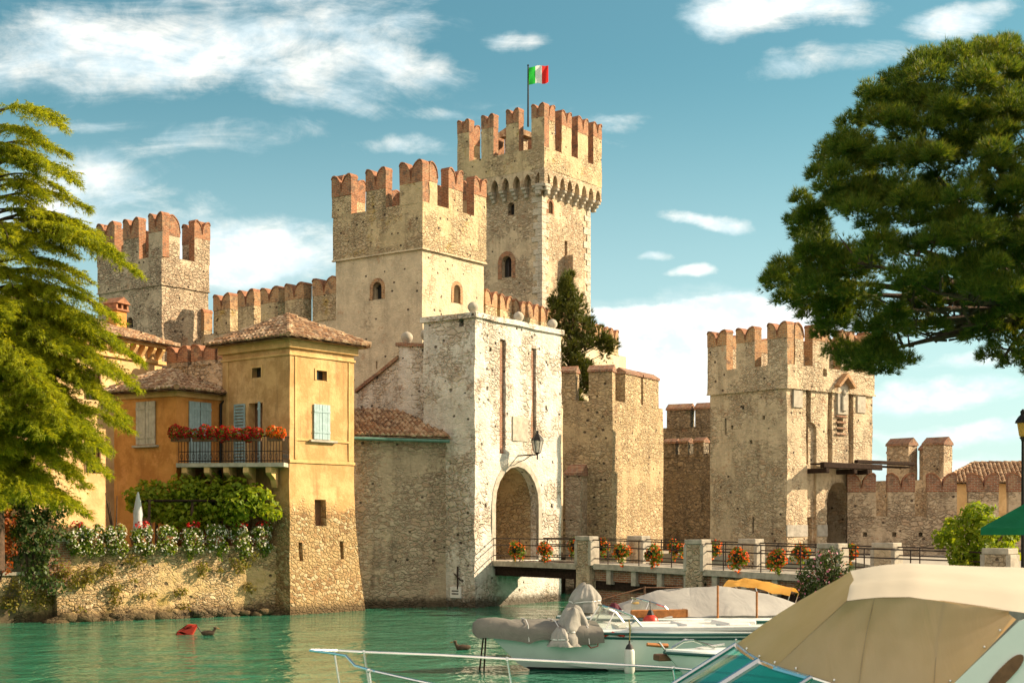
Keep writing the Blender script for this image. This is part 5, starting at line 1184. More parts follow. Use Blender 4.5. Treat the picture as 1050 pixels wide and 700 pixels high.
# cedar
def cedar():
    base = Vector((P(-8, 48.5).x, 48.5, 2.5)); t = thing('cedar_tree', 'tall feathery cedar with drooping lime green sprays beside the pale yellow house', 'tree', base)
    top = Z(98, 48.5) - base.z; bm = BM(); tube(bm, [(0, 0, -.5), (.05, 0, top * .35), (0, .05, top * .7), (0, 0, top)], [.42, .32, .18, .04], 10)
    spec = []
    # branch tips read off the photograph on the lake side (column, row), then the rest of the whorls all round
    for px, py, yr in ((62, 132, 118), (70, 160, 150), (48, 205, 195), (92, 215, 205), (120, 262, 240), (142, 282, 250), (100, 240, 228), (85, 300, 285), (120, 330, 300), (146, 374, 330), (140, 400, 345), (128, 432, 380), (108, 462, 410), (118, 350, 318), (95, 480, 430), (80, 500, 450), (60, 430, 400), (70, 385, 350), (110, 415, 370), (60, 345, 320), (55, 470, 440), (40, 270, 255), (30, 320, 300), (45, 500, 470), (75, 455, 420), (90, 445, 400), (100, 400, 360), (60, 405, 380), (85, 425, 385), (50, 385, 360), (65, 360, 335), (90, 500, 455), (70, 515, 475), (40, 440, 415), (30, 480, 450), (55, 520, 490), (110, 488, 440), (35, 395, 370), (95, 365, 340), (115, 385, 350), (20, 350, 330), (75, 320, 300), (50, 300, 285), (95, 290, 270), (45, 150, 138), (30, 142, 128), (75, 188, 172), (55, 235, 215), (100, 255, 235), (35, 180, 168), (82, 236, 220), (66, 197, 184), (40, 222, 208), (20, 165, 150), (50, 172, 160)):
        dd = 48.5 - random.uniform(-.9, 2.0); tip = W(px, py, dd) - base; spec.append((Vector((0, 0, Z(yr, 48.5) - base.z)), tip))
    for i in range(95):
        h = random.uniform(.16, .93); a = random.uniform(0, 2 * math.pi); L = ((1 - h) ** .75 * 5.4 + .5) * (1 if h > .25 else .6); z0 = h * top
        if math.cos(a) > .8 and random.random() < .6: continue
        spec.append((Vector((0, 0, z0)), Vector((L * math.cos(a), L * math.sin(a), z0 - L * .22 + random.uniform(-.3, .4)))))
    for i in range(60):                                      # inner and near side boughs that close the crown
        h = random.uniform(.10, .62); a = random.uniform(-2.7, -.35); L = ((1 - h) ** .75 * 3.9 + .5); z0 = h * top
        spec.append((Vector((0, 0, z0)), Vector((L * math.cos(a), L * math.sin(a), z0 - L * .3 + random.uniform(-.3, .4)))))
    C = []; A = []
    for r, tip in spec:
        L = (tip - r).length; d = (tip - r); hd = Vector((d.x, d.y, 0)).normalized(); sd = Vector((-hd.y, hd.x, 0)); n = 9; pts = []
        for k in range(n + 1):
            q = k / n; p = r + d * q + Vector((0, 0, L * .14 * math.sin(math.pi * q) + .0)) + noise.noise_vector(r * 3 + d * q) * .10 * L * .3; pts.append(p)
        tube(bm, pts, [max(.012, .085 * (1 - q / n) * (L / 4.5)) for q in range(n + 1)], 5)
        m = int(L * 26)
        for j in range(m):
            q = random.uniform(.16, 1.0) ** .8; p = r + d * q + Vector((0, 0, L * .14 * math.sin(math.pi * q)))
            side = random.choice((-1, 1)); sl = (.22 + .95 * math.sin(math.pi * min(1, q * .8 + .15))) * random.uniform(.5, 1.1) * min(1, L / 4)
            dr = (hd * random.uniform(.15, 1.0) + sd * side * random.uniform(.15, 1.2)).normalized()
            ns = max(3, int(sl / .085)); dj = random.uniform(.2, 2.4)
            for e in range(ns):
                f = (e + .5) / ns * sl; pp = p + dr * f + Vector((0, 0, -.30 * dj * f * f / max(sl, .3) + random.uniform(-.04, .06)))
                C.append(pp); A.append(dr * .75 + Vector((0, 0, -.42 - .5 * f)))
    obj('trunk', bm, M['bark'], t, 60)
    C = np.array([tuple(c) for c in C]); A = np.array([tuple(a) for a in A]); A /= np.linalg.norm(A, axis=1, keepdims=True)
    obj('crown', verts_to_mesh('crown', tufts(C, A, 8, .19, .0105, .75), 3), M['cedar'], t)
cedar()
# bare shoots by the terrace
bm = BM(); r = P(116, 53.2); r.z = 2.55
for px, py in ((108, 505), (120, 508), (112, 515)): e = W(px, py, 53.2) - r; tube(bm, [(0, 0, 0), e * .5 + Vector((.05, 0, 0)), e], [.04, .03, .015], 5)
t = obj('bare_shrub', bm, M['bark']); t.location = r; tag(t, 'bare twiggy stems rising between flower tubs near the parasol', 'shrub')
# stone pine
def pine():
    D0 = 30.0; base = Vector((P(1120, D0 + .5).x, D0 + .5, 2.0)); t = thing('stone_pine', 'huge dark stone pine crown leaning over the village gate', 'tree', base)
    outl = [(785, 286), (800, 262), (812, 240), (816, 212), (832, 188), (846, 160), (866, 128), (888, 96), (912, 80), (940, 60), (975, 50), (1010, 44), (1050, 40), (1120, 48), (1200, 90), (1270, 170), (1290, 260), (1250, 330), (1150, 350), (1080, 352), (1020, 322), (985, 316), (972, 330), (950, 352), (928, 376), (898, 386), (872, 384), (848, 348), (834, 322), (812, 318), (792, 304)]
    cx, cy, rx, ry = 1035, 225, 255, 190
    bl = []; tries = 0
    while len(bl) < 430 and tries < 20000:
        tries += 1; px, py = random.uniform(785, 1290), random.uniform(42, 385)
        r = random.uniform(9, 22)
        if not inside((px, py), outl) or not all(inside((px + r * .55 * math.cos(a), py + r * .55 * math.sin(a)), outl) for a in np.linspace(0, 6.28, 9)): continue
        e = max(.04, 1 - ((px - cx) / rx) ** 2 - ((py - cy) / ry) ** 2); dm = 4.6 * math.sqrt(e)
        if py > 300: dm *= .6
        dd = D0 + random.choice((-1, -1, 1)) * dm * random.uniform(.55, 1.0)
        c = W(px, py, dd); bl.append((c, r / F * dd))
    # clusters that make the ragged outline
    for px, py, r in ((793, 287, 11), (802, 275, 12), (817, 226, 11), (822, 205, 9), (840, 180, 12), (850, 158, 13), (872, 128, 12), (893, 95, 12), (915, 82, 11), (948, 62, 13), (978, 54, 12), (1008, 50, 11), (1035, 46, 11), (880, 376, 12), (905, 380, 12), (845, 342, 12), (830, 322, 11), (806, 308, 11), (925, 370, 12), (860, 360, 14), (960, 335, 12), (820, 290, 16), (835, 265, 18), (830, 240, 16), (1020, 322, 12), (1045, 335, 14), (1000, 345, 12), (1015, 365, 12), (1040, 372, 13), (1060, 360, 16), (990, 330, 9), (1030, 350, 14), (1010, 332, 12), (1065, 378, 14)):
        dd = D0 + random.uniform(-1.4, 1.4); bl.append((W(px, py, dd), r / F * dd))
    C = []; A = []; bm = BM()
    for c, r in bl:
        c = c - base; n = int(120 + 900 * r * r)
        d = rand_dirs(n); d[:, 2] = np.abs(d[:, 2]) * 1.0 - .42; d /= np.linalg.norm(d, axis=1, keepdims=True)
        C.append(np.array(c)[None] + d * r * (RNG.uniform(.3, 1.0, n) ** .6 * RNG.choice([1, 1, 1, 1, 1.25], n))[:, None] * np.array([1.12, 1.12, .95])); ax = d * .85 + .35 * rand_dirs(n); ax[:, 2] += .65; A.append(ax / np.linalg.norm(ax, axis=1, keepdims=True))
    C = np.concatenate(C); A = np.concatenate(A)
    obj('crown', verts_to_mesh('crown', tufts(C, A, 11, .15, .0062, .7), 3), M['pine'], t)
    fork = Vector((P(1085, D0).x, D0, Z(330, D0))) - base
    tube(bm, [(0, 0, -.5), (0, 0, 2.5), (-.15, -.1, 5.0), fork], [.42, .36, .32, .28], 12)
    tips = [W(px, py, D0 + dj) - base for px, py, dj in ((860, 300, -1), (900, 240, 1.5), (830, 285, .5), (930, 330, -1.2), (960, 180, -2), (990, 120, 1), (880, 340, 1), (1010, 260, -2.5), (940, 280, 2), (1150, 150, 1), (1200, 220, -1), (1050, 90, 0), (1000, 345, .6), (1030, 365, -.4), (1060, 330, 1.0), (905, 360, -.5), (985, 335, -1.5), (950, 345, .8), (920, 318, -2.2), (1040, 350, -1.0), (880, 270, -3.0), (960, 300, -3.2))]
    for e in tips:
        m1 = fork.lerp(e, .35) + Vector((0, 0, .15)); m2 = fork.lerp(e, .7) + Vector((random.uniform(-.2, .2), 0, .1))
        tube(bm, [fork, m1, m2, e], [.15, .10, .06, .02], 6)
        for k in range(7):
            a = fork.lerp(e, random.uniform(.45, .98)); b = a + Vector((random.uniform(-.9, .5), random.uniform(-.8, .8), random.uniform(.1, .8))); tube(bm, [a, a.lerp(b, .5) + Vector((0, 0, -.06)), b], [.035, .025, .01], 4)
    obj('trunk', bm, M['bark'], t, 60)
pine()
# cypress by the keep
def cypress():
    D = 80.5; base = Vector((P(585, D).x, D, 1.9)); t = thing('cypress_tree', 'dark green ragged cypress between the keep and the bastion', 'tree', base)
    outl = [(585, 278), (593, 300), (600, 315), (607, 330), (604, 338), (622, 345), (634, 352), (630, 362), (612, 372), (616, 392), (608, 415), (566, 415), (570, 395), (562, 375), (566, 352), (558, 338), (566, 325), (563, 310), (574, 300), (578, 285)]
    bl = []; tr = 0
    while len(bl) < 120 and tr < 9000:
        tr += 1; px, py = random.uniform(556, 636), random.uniform(280, 420); r = random.uniform(4, 8.5)
        if inside((px, py), outl):
            k = max(.2, 1 - abs(px - 587) / 40) * 22
            dd = D + random.uniform(-k, k) * D / F; bl.append((W(px, py, dd) - base, r / F * dd))
    for px, py, r in ((585, 282, 4), (582, 292, 6), (630, 354, 5), (618, 351, 6), (566, 335, 5), (568, 312, 5), (606, 333, 5), (561, 372, 5)): bl.append((W(px, py, D) - base, r / F * D))
    C = []; A = []; bm = BM()
    for c, r in bl:
        n = 42; d = rand_dirs(n); C.append(np.array(c)[None] + d * r * RNG.uniform(.3, 1, n)[:, None] * np.array([1, 1, 1.35])); ax = d * .9; ax[:, 2] += .8; A.append(ax / np.linalg.norm(ax, axis=1, keepdims=True))
        if random.random() < .35: tube(bm, [(0, 0, c.z * .92), c], [.05, .02], 4)
    obj('crown', verts_to_mesh('crown', tufts(np.concatenate(C), np.concatenate(A), 8, .30, .022, .5), 3), M['cypress'], t)
    tube(bm, [(0, 0, 0), (0, 0, Z(290, D) - base.z)], [.28, .05], 8); obj('trunk', bm, M['bark'], t)
cypress()
# shrubs on the quay at the bridge end
bush('oleander_bush', 'pink flowering bush in front of the bridge railing by the cream canopy', 'shrub', blobs_px([(835, 600, 16), (850, 585, 14), (825, 590, 10), (845, 572, 10), (858, 570, 8), (838, 612, 16), (860, 600, 16), (822, 605, 9), (868, 585, 10), (850, 620, 16), (853, 564, 5), (832, 578, 7)], 45.6, .5), 2900, .15, .055, 'dark_leaf', (P(848, 45.6).x, 45.6, .69), flowers=('petal_pink', 190, .10))
bush('laurel_shrub', 'bright leafy shrub rising before the brick merlons next to the green awning', 'shrub', blobs_px([(1000, 525, 12), (990, 540, 16), (1010, 540, 18), (975, 550, 14), (1000, 560, 20), (1025, 555, 16), (965, 555, 9), (985, 570, 16), (1030, 570, 16), (1012, 575, 18), (1003, 519, 6), (1015, 522, 7), (960, 547, 5), (1040, 548, 10), (1036, 530, 6), (974, 538, 8), (990, 525, 7)], 43, .7), 3400, .19, .10, 'vine', (P(1005, 43).x, 43, 2.0))
# ------------------------------------------------------------------ boats
def hull_section(s, L, B, f0, f1, rake, draft=.38):
    """outline of one half section, keel to gunwale"""
    b = B / 2 * (.86 + .14 * min(1, s / .4)) * (1 - max(0, (s - .42) / .58) ** 2.3); b = max(b, .03)
    zg = f0 + (f1 - f0) * s ** 1.8; zk = -draft + max(0, (s - .62) / .38) ** 2 * (draft + .15); out = []
    zc = .02 + .42 * max(0, (s - .45) / .55) ** 2
    for bb, z in ((0.0, zk), (b * .78, max(zc, zk + .02)), (b * .90, zc + (zg - zc) * .45), (b, zg)):
        xr = rake * (1 - (z - zk) / (zg - zk)) * max(0, (s - .6) / .4) ** 1.2
        out.append((s * L - xr, bb, z))
    return out
def make_hull(L, B, f0, f1, rake, par, mat='gelcoat', n=22, deck_mat=None, stripe=None, antif=True):
    st = [hull_section(i / n, L, B, f0, f1, rake) for i in range(n + 1)]
    bm = BM(); rows = []
    for sec in st: rows.append([bm.verts.new((x, -y, z)) for x, y, z in sec[::-1]] + [bm.verts.new((x, y, z)) for x, y, z in sec[1:]])
    for a, b in zip(rows, rows[1:]):
        for k in range(6): bm.faces.new((a[k], a[k + 1], b[k + 1], b[k]))
    bm.faces.new(rows[0][::-1]); bm.faces.new(rows[-1])
    obj('hull', bm, M[mat], par, 35)
    bm = BM(); rr = []
    for sec in st: x, y, z = sec[-1]; rr.append([bm.verts.new((x, -y, z)), bm.verts.new((x, -y * .9, z + .05)), bm.verts.new((x, 0, z + .05 + y * .10)), bm.verts.new((x, y * .9, z + .05)), bm.verts.new((x, y, z))])
    for a, b in zip(rr, rr[1:]):
        for k in range(4): bm.faces.new((a[k], a[k + 1], b[k + 1], b[k]))
    obj('deck', bm, deck_mat or M['gelcoat'], par, 40)
    bm = BM()
    for sg in (-1, 1): tube(bm, [(x, sg * (y + .015), z - .02) for x, y, z in [s_[-1] for s_ in st]], .035, 6)
    obj('rubbing_strake', bm, M['gelcoat_dark'], par)
    def on_side(sec, z):
        for (x0, y0, z0), (x1, y1, z1) in zip(sec, sec[1:]):
            if z0 <= z <= z1: k = (z - z0) / max(1e-6, z1 - z0); return Vector((x0 + (x1 - x0) * k, y0 + (y1 - y0) * k, z))
        return Vector(sec[-1])
    if stripe:
        bm = BM()
        for sg in (-1, 1):
            r = []
            for sec in st[:-1]:
                zg = sec[-1][2]; a = on_side(sec, zg - stripe[0]); b = on_side(sec, zg - stripe[1]); r.append((bm.verts.new((a.x, sg * (a.y + .012), a.z)), bm.verts.new((b.x, sg * (b.y + .012), b.z))))
            for a, b in zip(r, r[1:]): bm.faces.new((a[0], a[1], b[1], b[0]))
        obj('stripe', bm, M['gelcoat_dark'], par)
    if antif:
        bm = BM()
        for sg in (-1, 1):
            r = []
            for sec in st:
                if sec[0][2] > .04: continue
                a = on_side(sec, .07); b = on_side(sec, max(-.12, sec[0][2] + .005))
                r.append((bm.verts.new((a.x, sg * (a.y + .012), a.z)), bm.verts.new((b.x, sg * (b.y + .012), b.z))))
            for a, b in zip(r, r[1:]): bm.faces.new((a[0], a[1], b[1], b[0]))
        obj('antifouling', bm, M['antifoul'], par)
    return st
def drape(st, i0, i1, par, name, mat, top=.16, drop=.30, lump=.045):
    """tarpaulin lashed over part of the deck"""
    bm = BM(); rows = []
    for i in range(i0, i1 + 1):
        x, y, z = st[i][-1]; r = []; e = .05 if i < len(st) - 1 else .0
        xx = x + (.10 if i == len(st) - 1 else 0)
        for k in range(13):
            q = -1 + 2 * k / 12; a = abs(q)
            if a > .8: yy = (y + .12) * (1 if q > 0 else -1); zz = z - (a - .8) / .2 * drop * (1 + .15 * math.sin(i * 1.7)) + .06
            else: yy = (y + .10) * q / .8; zz = z + .07 + top * (1 - (q / .8) ** 2)
            p = Vector((xx, yy, zz)); p += noise.noise_vector(p * 2.3) * lump; r.append(bm.verts.new(p))
        rows.append(r)
    for a, b in zip(rows, rows[1:]):
        for k in range(12): bm.faces.new((a[k], a[k + 1], b[k + 1], b[k]))
    tip = []                                                  # the tarpaulin is gathered round the stem
    for v in rows[-1]: tip.append(bm.verts.new((v.co.x + .12, v.co.y * .45, (v.co.z - st[-1][-1][2] + .02) * .45 + st[-1][-1][2] - .02)))
    for k in range(12): bm.faces.new((rows[-1][k], rows[-1][k + 1], tip[k + 1], tip[k]))
    bm.faces.new(tip)
    bmesh.ops.subdivide_edges(bm, edges=list(bm.edges), cuts=1, use_grid_fill=True, smooth=.6)
    for v in bm.verts:
        v.co += noise.noise_vector(v.co * 4) * .012; v.co.z -= .07 * abs(noise.noise(Vector((v.co.x * 3.4 + v.co.y, v.co.y * 1.2, 3.3)))) - .02; v.co.y *= 1 + .03 * math.sin(v.co.x * 11 + v.co.z * 5)
    cb = BM()
    for i in (i0 + 1, i0 + 3, i0 + 5):
        x, y, z = st[i][-1]; tube(cb, [(x, sg * (y + .15) * (1 if k == 0 else .82 if k == 1 else .4), z - .28 if k == 0 else z + .12 if k == 1 else z + top + .08) for sg, k in ((-1, 0), (-1, 1), (-1, 2), (1, 2), (1, 1), (1, 0))], .012, 5)
    obj('lashing', cb, M['white_paint'], par)
    return obj(name, bm, M[mat], par, 70)
def bundle(par, c, r, name='bundled_cover', mat='bundle_tarp', seed=0):
    """cloth cover pulled over something and tied round with cord"""
    rn = random.Random(seed); ph = [rn.uniform(0, 6.28) for _ in range(6)]; bm = BM(); rings = []; nt, nz = 72, 22; lx, ly = rn.uniform(-.25, .25), rn.uniform(-.2, .2)
    for j in range(nz + 1):
        q = j / nz; rad = .10 + .90 * q ** .55; rad *= 1 - .09 * math.exp(-((q - .72) / .06) ** 2); row = []
        for i in range(nt):
            a = 2 * math.pi * i / nt; am = .25 + .75 * q
            f = 1 + am * (.085 * math.sin(5 * a + ph[0] + q) + .06 * math.sin(9 * a + ph[1] - 2 * q) + .045 * math.sin(14 * a + ph[2] + 3 * q)) + .34 * noise.noise(Vector((math.cos(a) * 1.1, math.sin(a) * 1.1, q * 1.6 + seed * 2.7))) - .16 * abs(noise.noise(Vector((math.cos(a) * 3.1, math.sin(a) * 3.1, q * 1.8 + seed))))
            z = 1 - 1.55 * q ** 1.25 + .26 * (1 - q) * noise.noise(Vector((math.cos(a), math.sin(a), seed + q)))
            row.append(bm.verts.new((c[0] + (math.cos(a) * rad * f + lx * (1 - q)) * r[0], c[1] + (math.sin(a) * rad * f + ly * (1 - q)) * r[1], c[2] + z * r[2] * .95)))
        rings.append(row)
    for p, q_ in zip(rings, rings[1:]):
        for i in range(nt): bm.faces.new((p[i], p[(i + 1) % nt], q_[(i + 1) % nt], q_[i]))
    bm.faces.new(rings[0][::-1])
    cord = [v.co.copy() for v in rings[int(nz * .72)]][::3]
    o = obj(name, bm, M[mat], par, 80)
    cb = BM(); tube(cb, cord + cord[:1], .018, 5); obj('cord', cb, M['white_paint'], o); return o
def boat(name, label, cat, bow, stern, group=None):
    d = Vector(bow) - Vector(stern); t = thing(name, label, cat, (stern[0], stern[1], 0), math.atan2(d.y, d.x), group); return t, d.length
def wpt(t, px, py, D): return (Matrix.Translation(t.location) @ Matrix.Rotation(t.rotation_euler.z, 4, 'Z')).inverted() @ W(px, py, D)

# nearer moored boat, tarpaulin on the bow
b1, b2 = (-.74, 34.6), (6.8, 36.0)
ba, L = boat('motorboat', 'white motorboat with a grey tarpaulin over its bow and a white fender', 'boat', b1, b2)
st = make_hull(L, 2.3, .88, 1.06, .9, ba, stripe=(.10, .16))
drape(st, 14, 22, ba, 'bow_tarpaulin', 'grey_tarp', .15, .34)
bundle(ba, wpt(ba, 589, 646, 34.5), (.56, .60, .60), seed=1); o = bundle(ba, wpt(ba, 576, 655, 34.1), (.38, .5, .3), seed=2)
ws = []; bm = BM(); gl = BM()
c0 = wpt(ba, 604, 646, 35.1); c1 = wpt(ba, 646, 646, 35.1); zb_ = st[10][-1][2] + .08
def wscreen(x_f, x_b, hw, zb, h, par, rake=.5):
    pts_b = []; pts_t = []
    for k in range(13):
        a = -math.pi / 2 + math.pi * k / 12; x = x_b + (x_f - x_b) * math.cos(a); y = hw * math.sin(a)
        pts_b.append(Vector((x, y, zb))); f = math.cos(a); pts_t.append(Vector((x - rake * f - .02, y * .92, zb + .06 + h * (.15 + .85 * f ** .6) if f > 1e-4 else zb + .06)))
    gm = BM(); a = [gm.verts.new(p) for p in pts_b]; b = [gm.verts.new(p) for p in pts_t]
    for i in range(12): gm.faces.new((a[i], a[i + 1], b[i + 1], b[i]))
    w = obj('windscreen', gm, M['clear_glass'], par, 60); fm = BM(); tube(fm, pts_t, .03, 6); tube(fm, pts_b, .022, 6)
    for i in (3, 6, 9): tube(fm, [pts_b[i], pts_t[i]], .018, 5)
    obj('frame', fm, M['steel'], w); return w
wscreen(c0.x + .1, c1.x - .1, .95, zb_, .50, ba, .35)
bm = BM(); box(bm, .3, c1.x + .3, -1.0, -.82, zb_ - .05, zb_ + .07, .03); box(bm, .3, c1.x + .3, .82, 1.0, zb_ - .05, zb_ + .07, .03); box(bm, c1.x + .2, c1.x + .5, -.8, .8, zb_ - .05, zb_ + .1, .05); obj('coaming', bm, M['white_paint'], ba)
bm = BM(); box(bm, 1.0, 1.6, -.7, .7, zb_ - .03, zb_ + .12, .05); box(bm, 2.2, 2.7, -.7, .7, zb_ - .03, zb_ + .10, .05); obj('seat', bm, M['white_paint'], ba)
bm = BM(); tube(bm, [wpt(ba, 606, 645, 34.5), wpt(ba, 640, 645, 34.5), wpt(ba, 665, 648, 34.5)], .022, 6); tube(bm, [wpt(ba, 648, 657, 34.2), wpt(ba, 646, 640, 34.2), wpt(ba, 652, 636, 34.2)], .025, 6); obj('grab_rail', bm, M['steel'], ba)
bm = BM(); tube(bm, [wpt(ba, 598, 655, 34.12), wpt(ba, 606, 664, 34.1), wpt(ba, 613, 662, 34.1), wpt(ba, 614, 650, 34.15)], .014, 5); tube(bm, [wpt(ba, 606, 650, 34.15), wpt(ba, 620, 652, 34.15), wpt(ba, 641, 651, 34.15)], .03, 5); tube(bm, [wpt(ba, 620, 652, 34.1), wpt(ba, 628, 648, 34.1), wpt(ba, 640, 652, 34.1)], .025, 5); obj('mooring_line', bm, M['red_plastic'], ba)
x = wpt(ba, 646, 670, 34.15)
fd = thing('fender', 'white cylinder fender with black ends hanging from the tarpaulined motorboat', 'fender', W(645.5, 677, 33.9))
bm = BM(); lathe(bm, (0, 0, -.30), [(.10, 0), (.125, .05), (.125, .52), (.10, .58)], 14); obj('body', bm, M['fender_white'], fd, 50)
for z0, sg in ((-.30, -1), (.28, 1)):
    bm = BM(); lathe(bm, (0, 0, z0), [(.104, 0), (.07, sg * .09), (.025, sg * .13), (.02, sg * .2)], 12); obj('end_cap', bm, M['black'], fd, 50)
bm = BM(); tube(bm, [(0, 0, .46), (.02, .1, .75), (.0, .2, .98)], .015, 5); obj('lanyard', bm, M['dry_leaf'], fd)

# sailing boat behind, pale tent over the boom
b1, b2 = (1.22, 38.4), (9.0, 40.4)
bb, L = boat('sailboat', 'white boat with a pale grey tent over its boom and varnished wooden coaming', 'boat', b1, b2)
st = make_hull(L, 2.5, .92, 1.05, .7, bb, stripe=(.22, .29))
bundle(bb, wpt(bb, 597, 617, 38.7), (.50, .45, .52), seed=5)
zd = st[10][-1][2] + .12
rp = [wpt(bb, px, py, D) for px, py, D in ((616, 623, 39.2), (637, 616, 39.3), (672, 606, 39.4), (704, 602, 39.5), (736, 599.5, 39.6), (768, 605, 39.8), (797, 611, 40.0), (818, 619, 40.1))]
bm = BM(); rows = []
for i, p in enumerate(rp):
    r = []; hwid = 1.02 * min(1, .35 + i * .3, .55 + (7 - i) * .35)
    for k in range(13):
        q = -1 + k / 6; a = abs(q); sag = .10 * math.sin(math.pi * a) 
        pp = Vector((p.x, p.y * .3 + q * hwid, p.z - (p.z - zd) * a ** 1.15 - sag * (p.z - zd)))
        pp += noise.noise_vector(pp * 1.7) * .06; r.append(bm.verts.new(pp))
    rows.append(r)
for a, b in zip(rows, rows[1:]):
    for k in range(12): bm.faces.new((a[k], a[k + 1], b[k + 1], b[k]))
bmesh.ops.subdivide_edges(bm, edges=list(bm.edges), cuts=2, use_grid_fill=True, smooth=.5)
for v in bm.verts: v.co.y += .035 * math.sin(v.co.x * 9 + v.co.z * 3); v.co += noise.noise_vector(v.co * 4) * .025
obj('boom_tent', bm, M['tent_tarp'], bb, 70)
bm = BM()
for px, y0 in ((736, 600), (776, 606)): a = wpt(bb, px, y0, 38.5); tube(bm, [(a.x, a.y, zd - .05), a], .03, 6)
obj('tent_pole', bm, M['orange_wood'], bb)
a = wpt(bb, 661, 601, 39.2); bm = BM(); tube(bm, [(a.x, a.y, zd - .05), (a.x, a.y, a.z)], .03, 6); tube(bm, [wpt(bb, 618, 614, 38.9), wpt(bb, 661, 602, 39.2), wpt(bb, 700, 602, 39.3)], .018, 5); obj('boom_crutch', bm, M['brown_wood'], bb)
c0 = wpt(bb, 636, 625, 39.2); c1 = wpt(bb, 676, 625, 39.2); wscreen(c0.x, c1.x, .95, zd, .40, bb, .25)
bm = BM(); a = wpt(bb, 662, 627, 38.6); b = wpt(bb, 700, 629, 38.6); box(bm, b.x, a.x + .6, -.95, -.85, zd - .02, zd + .20, .02); box(bm, b.x, a.x + .6, .85, .95, zd - .02, zd + .2, .02); box(bm, b.x - .05, b.x, -.95, .95, zd - .02, zd + .2, .02); obj('cockpit_coaming', bm, M['orange_wood'], bb)
bm = BM(); 
for px, py in ((645, 622), (652, 620), (658, 623), (664, 621), (650, 625), (660, 626)):
    a = wpt(bb, px, py, 39.0); bmesh.ops.create_icosphere(bm, subdivisions=2, radius=.14, matrix=Matrix.Translation(a) @ Matrix.Diagonal((1.3, 1, .8, 1)))
for v in bm.verts: v.co += noise.noise_vector(v.co * 5) * .06
obj('cushion', bm, M['yellow_cloth'], bb, 50)
bundle(bb, wpt(bb, 632, 626, 38.7), (.24, .22, .22), 'sail_bag', 'petal_pink', 8); bpy.data.objects['sail_bag'].data.materials[0] = plain('maroon_canvas', (.12, .015, .03), .8, .4)
bm = BM(); tube(bm, [(st[20][-1][0], 0, st[20][-1][2] + .05), (st[20][-1][0], 0, st[20][-1][2] + .3)], .04, 6); obj('mooring_post', bm, M['wood'], bb)
bu = thing('buoy', 'round red buoy with a black neck hanging against the tented white boat', 'buoy', W(667, 637, 37.55))
bm = BM(); lathe(bm, (0, 0, -.24), [(.03, 0), (.14, .03), (.2, .12), (.22, .22), (.19, .34), (.10, .42)], 16); obj('ball', bm, M['red_plastic'], bu, 60)
bm = BM(); lathe(bm, (0, 0, .17), [(.105, 0), (.07, .09), (.05, .14)], 10); tube(bm, [(0, 0, .3), (0, .12, .55)], .015, 5); obj('neck', bm, M['black'], bu)
# launch with the yellow bimini, farther back by the bridge
bc, L = boat('launch', 'small launch with a yellow bimini moored behind the tented boat', 'boat', (4.4, 44.8), (9.1, 43.2))
st = make_hull(L, 2.0, .7, .9, .5, bc)
bm = BM(); rows = []
for i in range(9):
    px = 748 + i * 8.8; py = 594 + (.0 if i < 2 else (i - 2) * 1.2) - (2 if 1 < i < 6 else 0); r = []
    for k in range(7): q = -1 + k / 3; p = wpt(bc, px, py, 44.2 + q * .1); r.append(bm.verts.new((p.x, q * .95, p.z - .20 * q * q + .02 * math.sin(i * 2 + k))))
    rows.append(r)
for a, b in zip(rows, rows[1:]):
    for k in range(6): bm.faces.new((a[k], a[k + 1], b[k + 1], b[k]))
x0 = [v.co.copy() for v in rows[0]]; x8 = [v.co.copy() for v in rows[-1]]; x4 = [v.co.copy() for v in rows[4]]
bmesh.ops.solidify(bm, geom=list(bm.faces), thickness=.03)
obj('bimini', bm, M['yellow_cloth'], bc, 50)
bm = BM()
for s in (0, 6):
    for a in (x0, x4, x8): p = a[s]; tube(bm, [p, ((x4[s].x + p.x) / 2 - .3, p.y * .95, .75)], .018, 6)
obj('bimini_frame', bm, M['steel'], bc)
bm = BM(); box(bm, 1.0, 3.4, -.7, .7, .72, 1.0, .06); obj('console', bm, M['white_paint'], bc)
# open tender with a tube frame
bd_, L = boat('tender', 'little white open tender with a bent tube frame next to the cream canopied cruiser', 'boat', (3.28, 30.3), (7.0, 31.8))
st = make_hull(L, 1.6, .58, .72, .5, bd_, stripe=None, antif=True)
for o in bd_.children: o.location.z += .12
q = lambda px, py, D=30.5: wpt(bd_, px, py, D)
for pl, r_ in (([q(685, 673), q(690, 664), q(701, 657), q(711, 656), q(733, 664)], .028), ([q(685, 673, 31.3), q(690, 663, 31.3), q(703, 655, 31.3), q(733, 662, 31.3)], .028), ([q(676, 658), q(689, 675)], .022), ([q(695, 676), q(715, 664), q(743, 660)], .022)):
    bm = BM(); tube(bm, pl, r_, 7); obj('tube_frame', bm, M['steel'], bd_)
bm = BM(); p = q(680, 662); bmesh.ops.create_cone(bm, cap_ends=True, segments=8, radius1=.05, radius2=.04, depth=.5, matrix=Matrix.Translation(q(674, 661)) @ Matrix.Rotation(R(85), 4, 'Y')); obj('oar_handle', bm, M['orange_wood'], bd_)
bm = BM(); p = q(679, 674); box(bm, p.x - .25, p.x + .15, p.y - .15, p.y + .15, p.z - .06, p.z + .08, .02); obj('cleat_block', bm, M['brown_wood'], bd_)

# ------------------------------------------------------------------ cruiser in front, cream camper canvas
bow, stern = (-2.7, 16.9), (8.6, 16.3)
cr, L = boat('cabin_cruiser', 'cabin cruiser under a big cream camper canvas with teal tinted windscreen', 'boat', bow, stern)
CI = (Matrix.Translation(cr.location) @ Matrix.Rotation(cr.rotation_euler.z, 4, 'Z')).inverted()
cw = lambda px, py, D: CI @ W(px, py, D)
st = make_hull(L, 3.3, 1.0, 1.22, 1.2, cr, n=22)
